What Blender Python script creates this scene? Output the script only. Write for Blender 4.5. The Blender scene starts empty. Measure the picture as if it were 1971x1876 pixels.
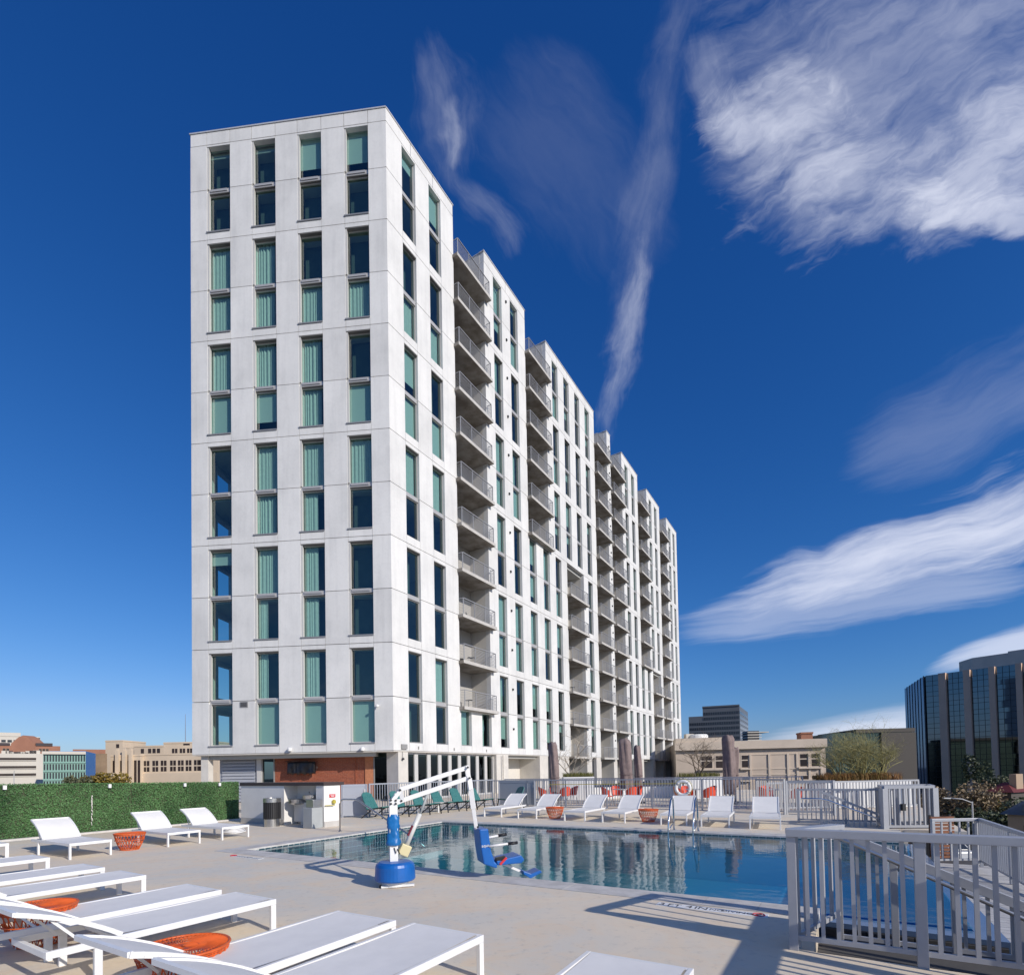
import bpy, math, random
from mathutils import Vector, Matrix
rnd = random.Random(7)
C = bpy.context.scene.collection
sc = bpy.context.scene
R = math.radians

# ------------------------------------------------------------------ camera, world, sun, exposure
FPX, PITCH, ROLL, CY, WPX, HPX = 1028.8, 0.0258, 0.0183, 1457.33, 1971.0, 1876.0
cam_d = bpy.data.cameras.new('camera')
cam = bpy.data.objects.new('camera', cam_d)
C.objects.link(cam)
sc.camera = cam
cam_d.sensor_fit = 'HORIZONTAL'
cam_d.sensor_width = 36.0
cam_d.lens = FPX / WPX * 36.0
cam_d.shift_y = (CY - HPX / 2) / WPX
cam_d.clip_start = 0.05
cam_d.clip_end = 6000
EYE = Vector((0, 0, 1.6))
cam.matrix_world = (Matrix.Translation(EYE) @ Matrix.Rotation(R(90) + PITCH, 4, 'X') @ Matrix.Rotation(-ROLL, 4, 'Z'))

SUN_H = Vector((0.745, -0.667))            # horizontal direction towards the sun
SUN_EL = R(26.0)
sun_dir = Vector((SUN_H.x * math.cos(SUN_EL), SUN_H.y * math.cos(SUN_EL), math.sin(SUN_EL))).normalized()
sun_d = bpy.data.lights.new('sun', 'SUN')
sun_d.energy = 3.8
sun_d.angle = R(0.5)
sun_d.color = (1.0, 0.93, 0.84)
sun = bpy.data.objects.new('sun', sun_d)
C.objects.link(sun)
sun.location = (60, -60, 60)
sun.rotation_euler = (-sun_dir).to_track_quat('-Z', 'Y').to_euler()
sc.view_settings.view_transform = 'Standard'
sc.view_settings.look = 'None'
sc.view_settings.exposure = 0.12
sc.view_settings.gamma = 1.0
sc.view_settings.use_curve_mapping = False


def ray(px, py):
    "direction of the photograph's pixel (1971 px wide) from the eye"
    xx = (px - WPX / 2) / FPX
    yy = (CY - py) / FPX
    cr, sr = math.cos(ROLL), math.sin(ROLL)
    x = cr * xx + sr * yy
    y = -sr * xx + cr * yy
    cp, sp = math.cos(PITCH), math.sin(PITCH)
    return Vector((x, cp - sp * y, sp + cp * y))


def gnd(px, py, z=0.0):
    r = ray(px, py)
    return EYE + r * ((z - 1.6) / r.z)


def atY(px, py, Y):
    r = ray(px, py)
    return EYE + r * (Y / r.y)


# ---- node expression helper
class V:
    def __init__(s, nt, sock): s.nt, s.s = nt, sock
    def _b(a, op, b=None, c=None):
        n = a.nt.nodes.new('ShaderNodeMath'); n.operation = op
        a.nt.links.new(a.s, n.inputs[0])
        for i, q in ((1, b), (2, c)):
            if q is None: continue
            if isinstance(q, V): a.nt.links.new(q.s, n.inputs[i])
            else: n.inputs[i].default_value = q
        return V(a.nt, n.outputs[0])
    def __add__(a, b): return a._b('ADD', b)
    def __sub__(a, b): return a._b('SUBTRACT', b)
    def __mul__(a, b): return a._b('MULTIPLY', b)
    def __truediv__(a, b): return a._b('DIVIDE', b)
    def pw(a, b): return a._b('POWER', b)
    def mx(a, b): return a._b('MAXIMUM', b)
    def mn(a, b): return a._b('MINIMUM', b)
    def ab(a): return a._b('ABSOLUTE')
    def gt(a, b): return a._b('GREATER_THAN', b)
    def rng(a, f0, f1, t0=0.0, t1=1.0, smooth=True):
        n = a.nt.nodes.new('ShaderNodeMapRange')
        n.interpolation_type = 'SMOOTHSTEP' if smooth else 'LINEAR'
        a.nt.links.new(a.s, n.inputs[0])
        for i, q in zip((1, 2, 3, 4), (f0, f1, t0, t1)): n.inputs[i].default_value = q
        return V(a.nt, n.outputs[0])


def comb(nt, x, y, z):
    n = nt.nodes.new('ShaderNodeCombineXYZ')
    for i, q in enumerate((x, y, z)):
        if isinstance(q, V): nt.links.new(q.s, n.inputs[i])
        else: n.inputs[i].default_value = q
    return n.outputs[0]


def noise(nt, vec, scale, detail=4, rough=0.55, dist=0.0, dims='3D'):
    n = nt.nodes.new('ShaderNodeTexNoise')
    n.noise_dimensions = dims
    nt.links.new(vec, n.inputs['Vector'])
    n.inputs['Scale'].default_value = scale
    n.inputs['Detail'].default_value = detail
    n.inputs['Roughness'].default_value = rough
    n.inputs['Distortion'].default_value = dist
    return V(nt, n.outputs['Fac'])


# ---- world: Nishita sky with cirrus
world = bpy.data.worlds.new('World')
sc.world = world
world.use_nodes = True
wt = world.node_tree
wt.nodes.clear()
SKY_S = 0.12
out = wt.nodes.new('ShaderNodeOutputWorld')
bg = wt.nodes.new('ShaderNodeBackground')
bg.inputs['Strength'].default_value = SKY_S
wt.links.new(bg.outputs[0], out.inputs['Surface'])
sky = wt.nodes.new('ShaderNodeTexSky')
sky.sky_type = 'NISHITA'
sky.sun_disc = False
sky.sun_elevation = SUN_EL
sky.sun_rotation = math.atan2(SUN_H.x, SUN_H.y)
sky.altitude = 200
sky.air_density = 1.0
sky.dust_density = 0.6
sky.ozone_density = 3.0
# deep polarised blue of the photograph: a contrast curve per channel
sky_sep = wt.nodes.new('ShaderNodeSeparateColor')
wt.links.new(sky.outputs[0], sky_sep.inputs[0])
sky_cmb = wt.nodes.new('ShaderNodeCombineColor')
for i_, (k_, g_, c_) in enumerate(((0.0188, 1.72, 4.6), (0.0551, 1.12, 7.0), (0.131, 0.86, 9.5))):
    ch_ = V(wt, sky_sep.outputs[i_]).mx(0.0)
    wt.links.new((ch_.mn(c_).pw(g_) * (ch_ / c_).mx(1.0) * (k_ / SKY_S)).s, sky_cmb.inputs[i_])
tc = wt.nodes.new('ShaderNodeTexCoord')
sep = wt.nodes.new('ShaderNodeSeparateXYZ')
wt.links.new(tc.outputs['Generated'], sep.inputs[0])
dx, dy, dz = (V(wt, sep.outputs[i]) for i in range(3))
front = dy.rng(0.02, 0.12)
ysafe = dy.mx(0.02)
ga, gb = dx / ysafe, dz / ysafe            # tangents of direction about the +Y axis
gvec = comb(wt, ga, gb, 0.0)
warp = noise(wt, gvec, 3.2, 3, 0.5) - 0.5
warp2 = noise(wt, comb(wt, ga, gb, 7.3), 3.2, 3, 0.5) - 0.5


warpf = noise(wt, comb(wt, ga, gb, 2.1), 5.5, 4, 0.55) - 0.5
warpf2 = noise(wt, comb(wt, ga, gb, 5.2), 5.5, 4, 0.55) - 0.5


def tang(px, py):
    r = ray(px, py)
    return r.x / r.y, r.z / r.y


def streak(p0, p1, half, dens, tex=None, fx=1.0, fy=4.0, sc=4.0, amp=1.5, e0=0.05, e1=0.95, wv=0.12, seed=0.0, det=7, bias=0.0, prof=2.0, taper=0.0):
    "cirrus patch from p0 to p1 (pixels -> sky directions) with half width in px, eroded by stretched noise"
    a0, b0 = tang(*p0); a1, b1 = tang(*p1)
    ln = math.hypot(a1 - a0, b1 - b0)
    ux, uy = (a1 - a0) / ln, (b1 - b0) / ln
    hw = half / FPX
    ax = ga + warp * wv
    bx = gb + warp2 * wv
    cx, cy = (a0 + a1) / 2, (b0 + b1) / 2
    x = (ax - cx) * ux + (bx - cy) * uy
    y = (bx - cy) * ux - (ax - cx) * uy
    rx = x / (ln / 2)
    ry = y / hw
    if taper: ry = ry / (rx * (taper * 0.5) + (1.0 - taper * 0.5)).mx(0.08)
    r2 = (rx.ab().mn(3.0).pw(4.0)) + ry.ab().mn(3.0).pw(prof)
    if tex:
        q0, q1 = tang((p0[0] + p1[0]) / 2, (p0[1] + p1[1]) / 2), tang((p0[0] + p1[0]) / 2 + tex[0] * 40, (p0[1] + p1[1]) / 2 + tex[1] * 40)
        l2 = math.hypot(q1[0] - q0[0], q1[1] - q0[1]); vx, vy = (q1[0] - q0[0]) / l2, (q1[1] - q0[1]) / l2
        tx = (ga + warpf * 0.11) * vx + (gb + warpf2 * 0.11) * vy
        ty = (gb + warpf2 * 0.11) * vx - (ga + warpf * 0.11) * vy
    else: tx, ty = x, y
    t = noise(wt, comb(wt, tx * fx, ty * fy, seed), sc, det, 0.58, 0.25)
    t2 = noise(wt, comb(wt, tx * (fx * 0.9), ty * (fy * 1.9), seed + 20.0), sc * 2.4, 6, 0.6, 0.9)
    m = (r2 * -1.0 + 1.0).mx(-1.0) + (t - 0.5) * amp + (t2 - 0.5) * (amp * 0.34) + bias
    return m.rng(e0, e1) * dens


cl = None
for a in (
    # the big fan at the upper right: a veil, a bright feathered body, and its ragged leading edge
    dict(p0=(1330, 250), p1=(2260, 20), half=340, dens=0.40, tex=(1, -.62), fx=1.0, fy=2.6, sc=3.2, amp=2.2, e0=0.0, e1=1.8, seed=1.0),
    dict(p0=(1380, 420), p1=(2200, 250), half=165, dens=0.54, tex=(1, -.55), fx=1.3, fy=2.6, sc=4.2, amp=2.7, e0=0.0, e1=1.7, wv=0.22, seed=2.0),
    dict(p0=(1335, 300), p1=(1640, 200), half=105, dens=0.48, tex=(1, -.75), fx=1.5, fy=2.6, sc=5.0, amp=3.0, e0=0.0, e1=1.6, wv=0.22, seed=2.5),
    dict(p0=(1640, 400), p1=(2100, 390), half=62, dens=0.48, tex=(1, -.3), fx=1.2, fy=3.4, sc=6.0, amp=2.2, e0=0.1, e1=1.1, wv=0.22, seed=3.5),
    dict(p0=(1350, 40), p1=(1420, 330), half=60, dens=0.22, fx=0.8, fy=3.0, amp=1.5, e0=0.0, e1=1.6, seed=3.0),
    # the long vertical streak
    dict(p0=(1350, -160), p1=(1180, 680), half=58, dens=0.13, fx=1.0, fy=2.2, sc=5.0, amp=2.4, e0=0.0, e1=1.9, wv=0.08, seed=4.0, prof=1.4),
    dict(p0=(1250, 400), p1=(1150, 880), half=38, dens=0.36, fx=1.2, fy=2.6, sc=6.0, amp=2.4, e0=0.0, e1=1.7, wv=0.12, seed=4.6, prof=1.5),
    dict(p0=(960, 60), p1=(1230, 560), half=170, dens=0.05, tex=(.7, 1), fx=0.9, fy=2.4, sc=3.5, amp=2.0, e0=0.1, e1=1.5, seed=5.0),
    dict(p0=(820, 40), p1=(890, 380), half=75, dens=0.20, fx=0.9, fy=2.2, sc=5.0, amp=2.6, e0=0.0, e1=2.2, wv=0.16, seed=6.0, prof=1.1),
    dict(p0=(866, 170), p1=(886, 330), half=24, dens=0.34, fx=0.9, fy=2.0, sc=7.0, amp=2.2, e0=0.0, e1=1.6, wv=0.14, seed=6.5, prof=1.1),
    dict(p0=(900, 340), p1=(1010, 520), half=48, dens=0.18, fx=0.9, fy=2.5, sc=6.0, amp=2.4, e0=0.0, e1=2.0, wv=0.14, seed=7.0, prof=1.1),
    # the band rising to the right
    dict(p0=(1300, 1205), p1=(2250, 900), half=135, dens=0.62, fx=0.7, fy=4.0, sc=4.5, amp=2.4, e0=0.0, e1=1.5, wv=0.10, seed=8.0, taper=0.8, prof=1.4),
    dict(p0=(1420, 1120), p1=(2200, 930), half=70, dens=0.48, fx=0.7, fy=3.6, sc=5.0, amp=2.4, e0=0.0, e1=1.4, wv=0.10, seed=8.7, taper=0.6),
    dict(p0=(1280, 1215), p1=(2050, 1085), half=64, dens=0.30, fx=0.6, fy=6.0, amp=1.8, e0=0.1, e1=1.2, wv=0.06, seed=9.0),
    dict(p0=(1620, 900), p1=(2200, 620), half=130, dens=0.13, fx=0.6, fy=2.6, amp=1.9, e0=0.1, e1=1.5, seed=10.0),
    # low clouds on the right
    dict(p0=(1450, 1430), p1=(2100, 1330), half=52, dens=0.55, fx=0.5, fy=5.0, amp=1.5, e0=0.0, e1=1.1, wv=0.04, seed=11.0, taper=0.5),
    dict(p0=(1560, 1420), p1=(2050, 1400), half=36, dens=0.42, fx=0.5, fy=5.0, amp=1.6, e0=0.0, e1=1.1, wv=0.04, seed=12.0),
    dict(p0=(1760, 1300), p1=(2200, 1170), half=56, dens=0.62, fx=0.5, fy=5.0, amp=1.6, e0=0.0, e1=1.1, wv=0.05, seed=13.0, taper=0.6),
):
    s = streak(**a)
    cl = s if cl is None else (cl + s - cl * s)
cl = cl * front
# the same thin cirrus carries on over the rest of the sky
zs = dz.mx(0.06)
pv = comb(wt, dx / zs * 0.35 + dy / zs * 0.12, dy / zs * 1.1 - dx / zs * 0.5, 3.0)
gen = noise(wt, pv, 0.9, 6, 0.6, 0.3).rng(0.52, 0.85) * dz.rng(0.04, 0.2) * (front * -1.0 + 1.0) * 0.5
cl = (cl + gen).mn(0.92)
mixc = wt.nodes.new('ShaderNodeMix'); mixc.data_type = 'RGBA'
wt.links.new(cl.s, mixc.inputs[0])
wt.links.new(sky_cmb.outputs[0], mixc.inputs[6])
CLOUD = (0.80, 0.83, 0.95)
mixc.inputs[7].default_value = tuple(c / SKY_S for c in CLOUD) + (1,)
wt.links.new(mixc.outputs[2], bg.inputs['Color'])

# ------------------------------------------------------------------ materials
MATS = {}


def mat(name, col, rough=0.6, metal=0.0, var=0.0, vscale=3.0, bump=0.0, bscale=40.0, spec=0.5, coord='Object', col2=None, rnd_amt=0.0):
    if name in MATS: return MATS[name]
    m = bpy.data.materials.new(name); m.use_nodes = True
    nt = m.node_tree
    b = nt.nodes['Principled BSDF']
    b.inputs['Roughness'].default_value = rough
    b.inputs['Metallic'].default_value = metal
    b.inputs['Specular IOR Level'].default_value = spec
    b.inputs['Base Color'].default_value = (*col, 1)
    if var or bump:
        if coord == 'World':
            g = nt.nodes.new('ShaderNodeNewGeometry'); vec = g.outputs['Position']
        else:
            g = nt.nodes.new('ShaderNodeTexCoord'); vec = g.outputs['Object']
    if var:
        t = noise(nt, vec, vscale, 5, 0.6)
        mx = nt.nodes.new('ShaderNodeMix'); mx.data_type = 'RGBA'
        nt.links.new(t.rng(0.3, 0.7).s, mx.inputs[0])
        c2 = col2 or tuple(c * (1 - var) for c in col)
        mx.inputs[6].default_value = (*col, 1); mx.inputs[7].default_value = (*c2, 1)
        src = mx.outputs[2]
        if rnd_amt:
            oi = nt.nodes.new('ShaderNodeObjectInfo')
            hs = nt.nodes.new('ShaderNodeHueSaturation')
            nt.links.new(src, hs.inputs['Color'])
            nt.links.new(V(nt, oi.outputs['Random']).rng(0, 1, 1 - rnd_amt, 1 + rnd_amt, False).s, hs.inputs['Value'])
            src = hs.outputs[0]
        nt.links.new(src, b.inputs['Base Color'])
    if bump:
        t = noise(nt, vec, bscale, 4, 0.6)
        bp = nt.nodes.new('ShaderNodeBump'); bp.inputs['Strength'].default_value = bump
        bp.inputs['Distance'].default_value = 0.01
        nt.links.new(t.s, bp.inputs['Height']); nt.links.new(bp.outputs[0], b.inputs['Normal'])
    MATS[name] = m
    return m


def glass_mat(name, tint_c, refl=1.0, rough=0.0, ior=1.6, base=0.06):
    "thin window glass: fresnel mirror over tinted see-through"
    m = bpy.data.materials.new(name); m.use_nodes = True
    nt = m.node_tree; nt.nodes.clear()
    o = nt.nodes.new('ShaderNodeOutputMaterial')
    mx = nt.nodes.new('ShaderNodeMixShader')
    tr = nt.nodes.new('ShaderNodeBsdfTransparent'); tr.inputs[0].default_value = (*tint_c, 1)
    gl = nt.nodes.new('ShaderNodeBsdfGlossy'); gl.inputs['Roughness'].default_value = rough
    gl.inputs['Color'].default_value = (0.86, 0.95, 0.95, 1)
    fr = nt.nodes.new('ShaderNodeFresnel'); fr.inputs[0].default_value = ior
    g = nt.nodes.new('ShaderNodeNewGeometry')
    t = noise(nt, g.outputs['Position'], 1.1, 2, 0.5)
    bp = nt.nodes.new('ShaderNodeBump'); bp.inputs['Strength'].default_value = 0.02; bp.inputs['Distance'].default_value = 0.2
    nt.links.new(t.s, bp.inputs['Height']); nt.links.new(bp.outputs[0], gl.inputs['Normal'])
    f = V(nt, fr.outputs[0]) * (V(nt, g.outputs['Backfacing']) * -1.0 + 1.0)
    nt.links.new((f * refl + base).mn(1.0).s, mx.inputs[0])
    nt.links.new(tr.outputs[0], mx.inputs[1]); nt.links.new(gl.outputs[0], mx.inputs[2])
    nt.links.new(mx.outputs[0], o.inputs['Surface'])
    MATS[name] = m
    return m


def tower_mat(name, base, stain):
    m = bpy.data.materials.new(name); m.use_nodes = True
    nt = m.node_tree; b = nt.nodes['Principled BSDF']
    b.inputs['Roughness'].default_value = 0.8; b.inputs['Specular IOR Level'].default_value = 0.25
    g = nt.nodes.new('ShaderNodeNewGeometry')
    sp = nt.nodes.new('ShaderNodeSeparateXYZ'); nt.links.new(g.outputs['Position'], sp.inputs[0])
    x, y, z = (V(nt, sp.outputs[i]) for i in range(3))
    t1 = noise(nt, g.outputs['Position'], 0.45, 5, 0.6)
    t2 = noise(nt, comb(nt, x * 3.0, y * 3.0, z * 0.22), 1.0, 4, 0.6)       # rain streaks
    t3 = noise(nt, g.outputs['Position'], 7.0, 4, 0.65)
    f = t1.rng(0.35, 0.75) * 0.5 + t2.rng(0.42, 0.75) * 0.28 + t3.rng(0.4, 0.8) * 0.2
    mx = nt.nodes.new('ShaderNodeMix'); mx.data_type = 'RGBA'
    nt.links.new(f.s, mx.inputs[0])
    mx.inputs[6].default_value = (*base, 1); mx.inputs[7].default_value = (*stain, 1)
    hs = nt.nodes.new('ShaderNodeHueSaturation'); nt.links.new(mx.outputs[2], hs.inputs['Color'])
    oi = nt.nodes.new('ShaderNodeObjectInfo')
    nt.links.new(V(nt, oi.outputs['Random']).rng(0, 1, 0.945, 1.03, False).s, hs.inputs['Value'])
    nt.links.new(hs.outputs[0], b.inputs['Base Color'])
    bp = nt.nodes.new('ShaderNodeBump'); bp.inputs['Strength'].default_value = 0.15; bp.inputs['Distance'].default_value = 0.02
    nt.links.new(t3.s, bp.inputs['Height']); nt.links.new(bp.outputs[0], b.inputs['Normal'])
    MATS[name] = m
    return m


def deck_mat():
    m = bpy.data.materials.new('deck_concrete'); m.use_nodes = True
    nt = m.node_tree; b = nt.nodes['Principled BSDF']
    b.inputs['Roughness'].default_value = 0.85; b.inputs['Specular IOR Level'].default_value = 0.2
    g = nt.nodes.new('ShaderNodeNewGeometry')
    P = g.outputs['Position']
    t1 = noise(nt, P, 0.35, 6, 0.62, 0.4)
    t2 = noise(nt, P, 1.5, 7, 0.68, 0.9)
    t3 = noise(nt, P, 70.0, 3, 0.7)
    t4 = noise(nt, P, 9.0, 4, 0.7)
    mx = nt.nodes.new('ShaderNodeMix'); mx.data_type = 'RGBA'
    mx.inputs[6].default_value = (0.755, 0.65, 0.505, 1); mx.inputs[7].default_value = (0.64, 0.605, 0.53, 1)
    nt.links.new(t1.rng(0.38, 0.62).s, mx.inputs[0])
    m2 = nt.nodes.new('ShaderNodeMix'); m2.data_type = 'RGBA'
    nt.links.new((t2.rng(0.42, 0.7) * 0.75).s, m2.inputs[0])
    nt.links.new(mx.outputs[2], m2.inputs[6]); m2.inputs[7].default_value = (0.75, 0.60, 0.43, 1)
    m3 = nt.nodes.new('ShaderNodeMix'); m3.data_type = 'RGBA'
    nt.links.new((t4.rng(0.52, 0.78) * 0.42 + t3.rng(0.6, 0.9) * 0.3 + t1.rng(0.6, 0.8) * 0.25).s, m3.inputs[0])
    nt.links.new(m2.outputs[2], m3.inputs[6]); m3.inputs[7].default_value = (0.36, 0.33, 0.30, 1)
    nt.links.new(m3.outputs[2], b.inputs['Base Color'])
    bp = nt.nodes.new('ShaderNodeBump'); bp.inputs['Strength'].default_value = 0.25; bp.inputs['Distance'].default_value = 0.004
    nt.links.new((t3 + t4).s, bp.inputs['Height']); nt.links.new(bp.outputs[0], b.inputs['Normal'])
    return m


def water_mat():
    m = bpy.data.materials.new('pool_water'); m.use_nodes = True
    nt = m.node_tree; nt.nodes.clear()
    o = nt.nodes.new('ShaderNodeOutputMaterial')
    mx = nt.nodes.new('ShaderNodeMixShader')
    tr = nt.nodes.new('ShaderNodeBsdfTransparent'); tr.inputs[0].default_value = (0.50, 0.87, 0.93, 1)
    gl = nt.nodes.new('ShaderNodeBsdfGlossy'); gl.inputs['Roughness'].default_value = 0.015
    fr = nt.nodes.new('ShaderNodeFresnel'); fr.inputs[0].default_value = 1.38
    g = nt.nodes.new('ShaderNodeNewGeometry')
    t = noise(nt, g.outputs['Position'], 5.5, 3, 0.5)
    t2 = noise(nt, g.outputs['Position'], 1.3, 2, 0.5)
    bp = nt.nodes.new('ShaderNodeBump'); bp.inputs['Strength'].default_value = 0.06; bp.inputs['Distance'].default_value = 0.04
    nt.links.new((t + t2 * 2.0).s, bp.inputs['Height'])
    nt.links.new(bp.outputs[0], gl.inputs['Normal']); nt.links.new(bp.outputs[0], fr.inputs['Normal'])
    nt.links.new((V(nt, fr.outputs[0]) * (V(nt, g.outputs['Backfacing']) * -1.0 + 1.0)).s, mx.inputs[0])
    df = nt.nodes.new('ShaderNodeBsdfDiffuse'); df.inputs[0].default_value = (0.012, 0.15, 0.23, 1)      # scatter inside the water
    mb_ = nt.nodes.new('ShaderNodeMixShader'); mb_.inputs[0].default_value = 0.32
    nt.links.new(tr.outputs[0], mb_.inputs[1]); nt.links.new(df.outputs[0], mb_.inputs[2])
    nt.links.new(mb_.outputs[0], mx.inputs[1]); nt.links.new(gl.outputs[0], mx.inputs[2])
    nt.links.new(mx.outputs[0], o.inputs['Surface'])
    return m


def leaf_mat(name, c1, c2, c3=None, rough=0.55):
    m = bpy.data.materials.new(name); m.use_nodes = True
    nt = m.node_tree; b = nt.nodes['Principled BSDF']
    b.inputs['Roughness'].default_value = rough; b.inputs['Specular IOR Level'].default_value = 0.3
    g = nt.nodes.new('ShaderNodeNewGeometry')
    cr = nt.nodes.new('ShaderNodeValToRGB')
    t = noise(nt, g.outputs['Position'], 0.9, 3, 0.6)
    nt.links.new((V(nt, g.outputs['Random Per Island']) * 0.55 + t.rng(0.3, 0.7) * 0.45).s, cr.inputs[0])
    cr.color_ramp.elements[0].color = (*c1, 1); cr.color_ramp.elements[1].color = (*c2, 1)
    if c3:
        e = cr.color_ramp.elements.new(0.85); e.color = (*c3, 1)
    nt.links.new(cr.outputs[0], b.inputs['Base Color'])
    MATS[name] = m
    return m


def brick_mat(name, c1, c2, mortar):
    m = mat(name, c1, 0.85, var=0.4, vscale=2.0, bump=0.3, bscale=60, coord='World', col2=c2)
    return m


M = MATS
tower_mat('tower_white', (0.725, 0.72, 0.70), (0.53, 0.53, 0.52))
mat('cream_stucco', (0.62, 0.59, 0.54), 0.9, var=0.12, vscale=1.5, coord='World')
mat('coping_metal', (0.62, 0.62, 0.62), 0.4, 0.3)
mat('alu_frame', (0.33, 0.325, 0.315), 0.5, 0.25)
mat('alu_light', (0.56, 0.55, 0.53), 0.5, 0.15)
mat('alu_mid', (0.43, 0.425, 0.42), 0.5, 0.2)
mat('sill_grey', (0.27, 0.275, 0.285), 0.5, 0.2)
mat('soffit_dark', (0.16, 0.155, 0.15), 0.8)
mat('slab_concrete', (0.36, 0.34, 0.31), 0.9, var=0.45, vscale=1.1, coord='World', col2=(0.19, 0.165, 0.135))
mat('slab_edge', (0.52, 0.50, 0.47), 0.9, var=0.15, vscale=2.0, coord='World')
mat('interior_grey', (0.42, 0.42, 0.40), 0.9)
mat('interior_dark', (0.07, 0.07, 0.072), 0.9)
mat('curtain_cloth', (0.72, 0.74, 0.72), 0.9, var=0.1, vscale=5)
mat('pane_fill_cloth', (0.15, 0.175, 0.17), 0.9, var=0.3, vscale=0.5)  # for the added screens that lighten the tower glass
mat('blind_cloth', (0.66, 0.69, 0.68), 0.9)
mat('rail_grey', (0.32, 0.325, 0.34), 0.5, 0.2)
mat('bay_back', (0.40, 0.385, 0.36), 0.9)
mat('rail_paint', (0.41, 0.42, 0.445), 0.42, 0.15, var=0.08, vscale=6)
mat('fence_paint', (0.34, 0.36, 0.40), 0.45, 0.25)
mat('louvre_paint', (0.40, 0.42, 0.47), 0.5, 0.2)
mat('white_metal', (0.80, 0.795, 0.78), 0.35, var=0.05, vscale=9)
mat('sling_fabric', (0.82, 0.80, 0.76), 0.75, var=0.06, vscale=4, bump=0.15, bscale=350)
mat('orange_cord', (0.70, 0.12, 0.02), 0.45, var=0.25, vscale=8)
mat('red_plastic', (0.72, 0.085, 0.035), 0.4)
mat('teal_cord', (0.02, 0.125, 0.12), 0.6, var=0.4, vscale=25, bump=0.4, bscale=60, col2=(0.06, 0.20, 0.19))
mat('dark_metal', (0.035, 0.037, 0.04), 0.5, 0.4)
mat('black_plastic', (0.012, 0.012, 0.014), 0.45)
mat('black_cloth', (0.010, 0.010, 0.013), 0.35, var=0.3, vscale=8)
mat('blue_vinyl', (0.006, 0.115, 0.42), 0.35, var=0.12, vscale=7)
mat('blue_sleeve', (0.008, 0.16, 0.46), 0.42, var=0.25, vscale=9, bump=0.5, bscale=16)
mat('steel', (0.62, 0.60, 0.57), 0.28, 0.95, var=0.1, vscale=5)
mat('chrome', (0.70, 0.70, 0.70), 0.14, 1.0)
mat('cream_plastic', (0.66, 0.58, 0.33), 0.5)
mat('clear_plastic', (0.60, 0.60, 0.57), 0.3)
mat('red_paint', (0.55, 0.02, 0.03), 0.5)
mat('label_red', (0.20, 0.03, 0.04), 0.6)
mat('yellow_paint', (0.45, 0.38, 0.05), 0.5)
mat('white_paint', (0.80, 0.80, 0.79), 0.5, var=0.06, vscale=2, coord='World')
mat('black_paint', (0.02, 0.02, 0.022), 0.6)
mat('stucco_white', (0.78, 0.765, 0.73), 0.9, var=0.1, vscale=1.2, coord='World', bump=0.15, bscale=50)
mat('cap_brown', (0.055, 0.038, 0.035), 0.55)
mat('pedestal_grey', (0.36, 0.38, 0.38), 0.6, var=0.1, vscale=3)
mat('umbrella_cloth', (0.25, 0.19, 0.18), 0.9, var=0.3, vscale=4, bump=0.3, bscale=20)
mat('coping_stone', (0.60, 0.575, 0.54), 0.8, var=0.25, vscale=3.5, coord='World', bump=0.15, bscale=60)
mat('brick_red', (0.36, 0.105, 0.05), 0.85, var=0.35, vscale=9, coord='World', col2=(0.24, 0.065, 0.035), bump=0.2, bscale=50)
mat('mortar', (0.40, 0.29, 0.22), 0.95)
mat('orange_light_brick', (0.50, 0.20, 0.10), 0.85, var=0.2, vscale=6, coord='World')
mat('stone_dark', (0.075, 0.072, 0.068), 0.7, var=0.35, vscale=8, coord='World', rnd_amt=0.15)
mat('wet_ledge', (0.10, 0.16, 0.28), 0.12, var=0.2, vscale=3, coord='World')
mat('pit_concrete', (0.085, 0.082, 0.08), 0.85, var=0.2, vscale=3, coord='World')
mat('board_light', (0.55, 0.535, 0.51), 0.8, var=0.2, vscale=3, coord='World', rnd_amt=0.06)
mat('slat_wood', (0.22, 0.075, 0.03), 0.6, var=0.3, vscale=5, coord='World', rnd_amt=0.15)
mat('tile_teal', (0.045, 0.10, 0.12), 0.3, var=0.4, vscale=3, coord='World', rnd_amt=0.25)
mat('grout', (0.42, 0.50, 0.50), 0.8)
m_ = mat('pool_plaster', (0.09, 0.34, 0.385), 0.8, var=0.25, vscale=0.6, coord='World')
# sky's reflected blue and the water's tint put into the right half's plaster colour
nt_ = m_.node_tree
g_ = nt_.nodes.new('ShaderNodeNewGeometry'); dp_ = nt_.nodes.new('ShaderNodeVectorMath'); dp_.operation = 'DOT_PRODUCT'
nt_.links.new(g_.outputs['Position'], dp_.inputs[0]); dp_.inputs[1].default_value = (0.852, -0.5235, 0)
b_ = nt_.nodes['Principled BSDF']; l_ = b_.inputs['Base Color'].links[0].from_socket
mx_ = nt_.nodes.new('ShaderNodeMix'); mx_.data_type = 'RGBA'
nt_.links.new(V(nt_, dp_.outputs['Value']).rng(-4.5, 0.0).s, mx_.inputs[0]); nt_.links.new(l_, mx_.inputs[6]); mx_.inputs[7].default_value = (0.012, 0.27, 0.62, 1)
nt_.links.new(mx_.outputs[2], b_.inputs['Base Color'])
mat('asphalt', (0.05, 0.05, 0.052), 0.9, var=0.3, vscale=0.2, coord='World')
mat('beige_concrete', (0.62, 0.51, 0.41), 0.9, var=0.15, vscale=0.3, coord='World', bump=0.2, bscale=4)
mat('beige_light', (0.68, 0.57, 0.46), 0.9, var=0.12, vscale=0.3, coord='World')
mat('deco_stone', (0.64, 0.52, 0.385), 0.9, var=0.12, vscale=0.12, coord='World')
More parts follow.
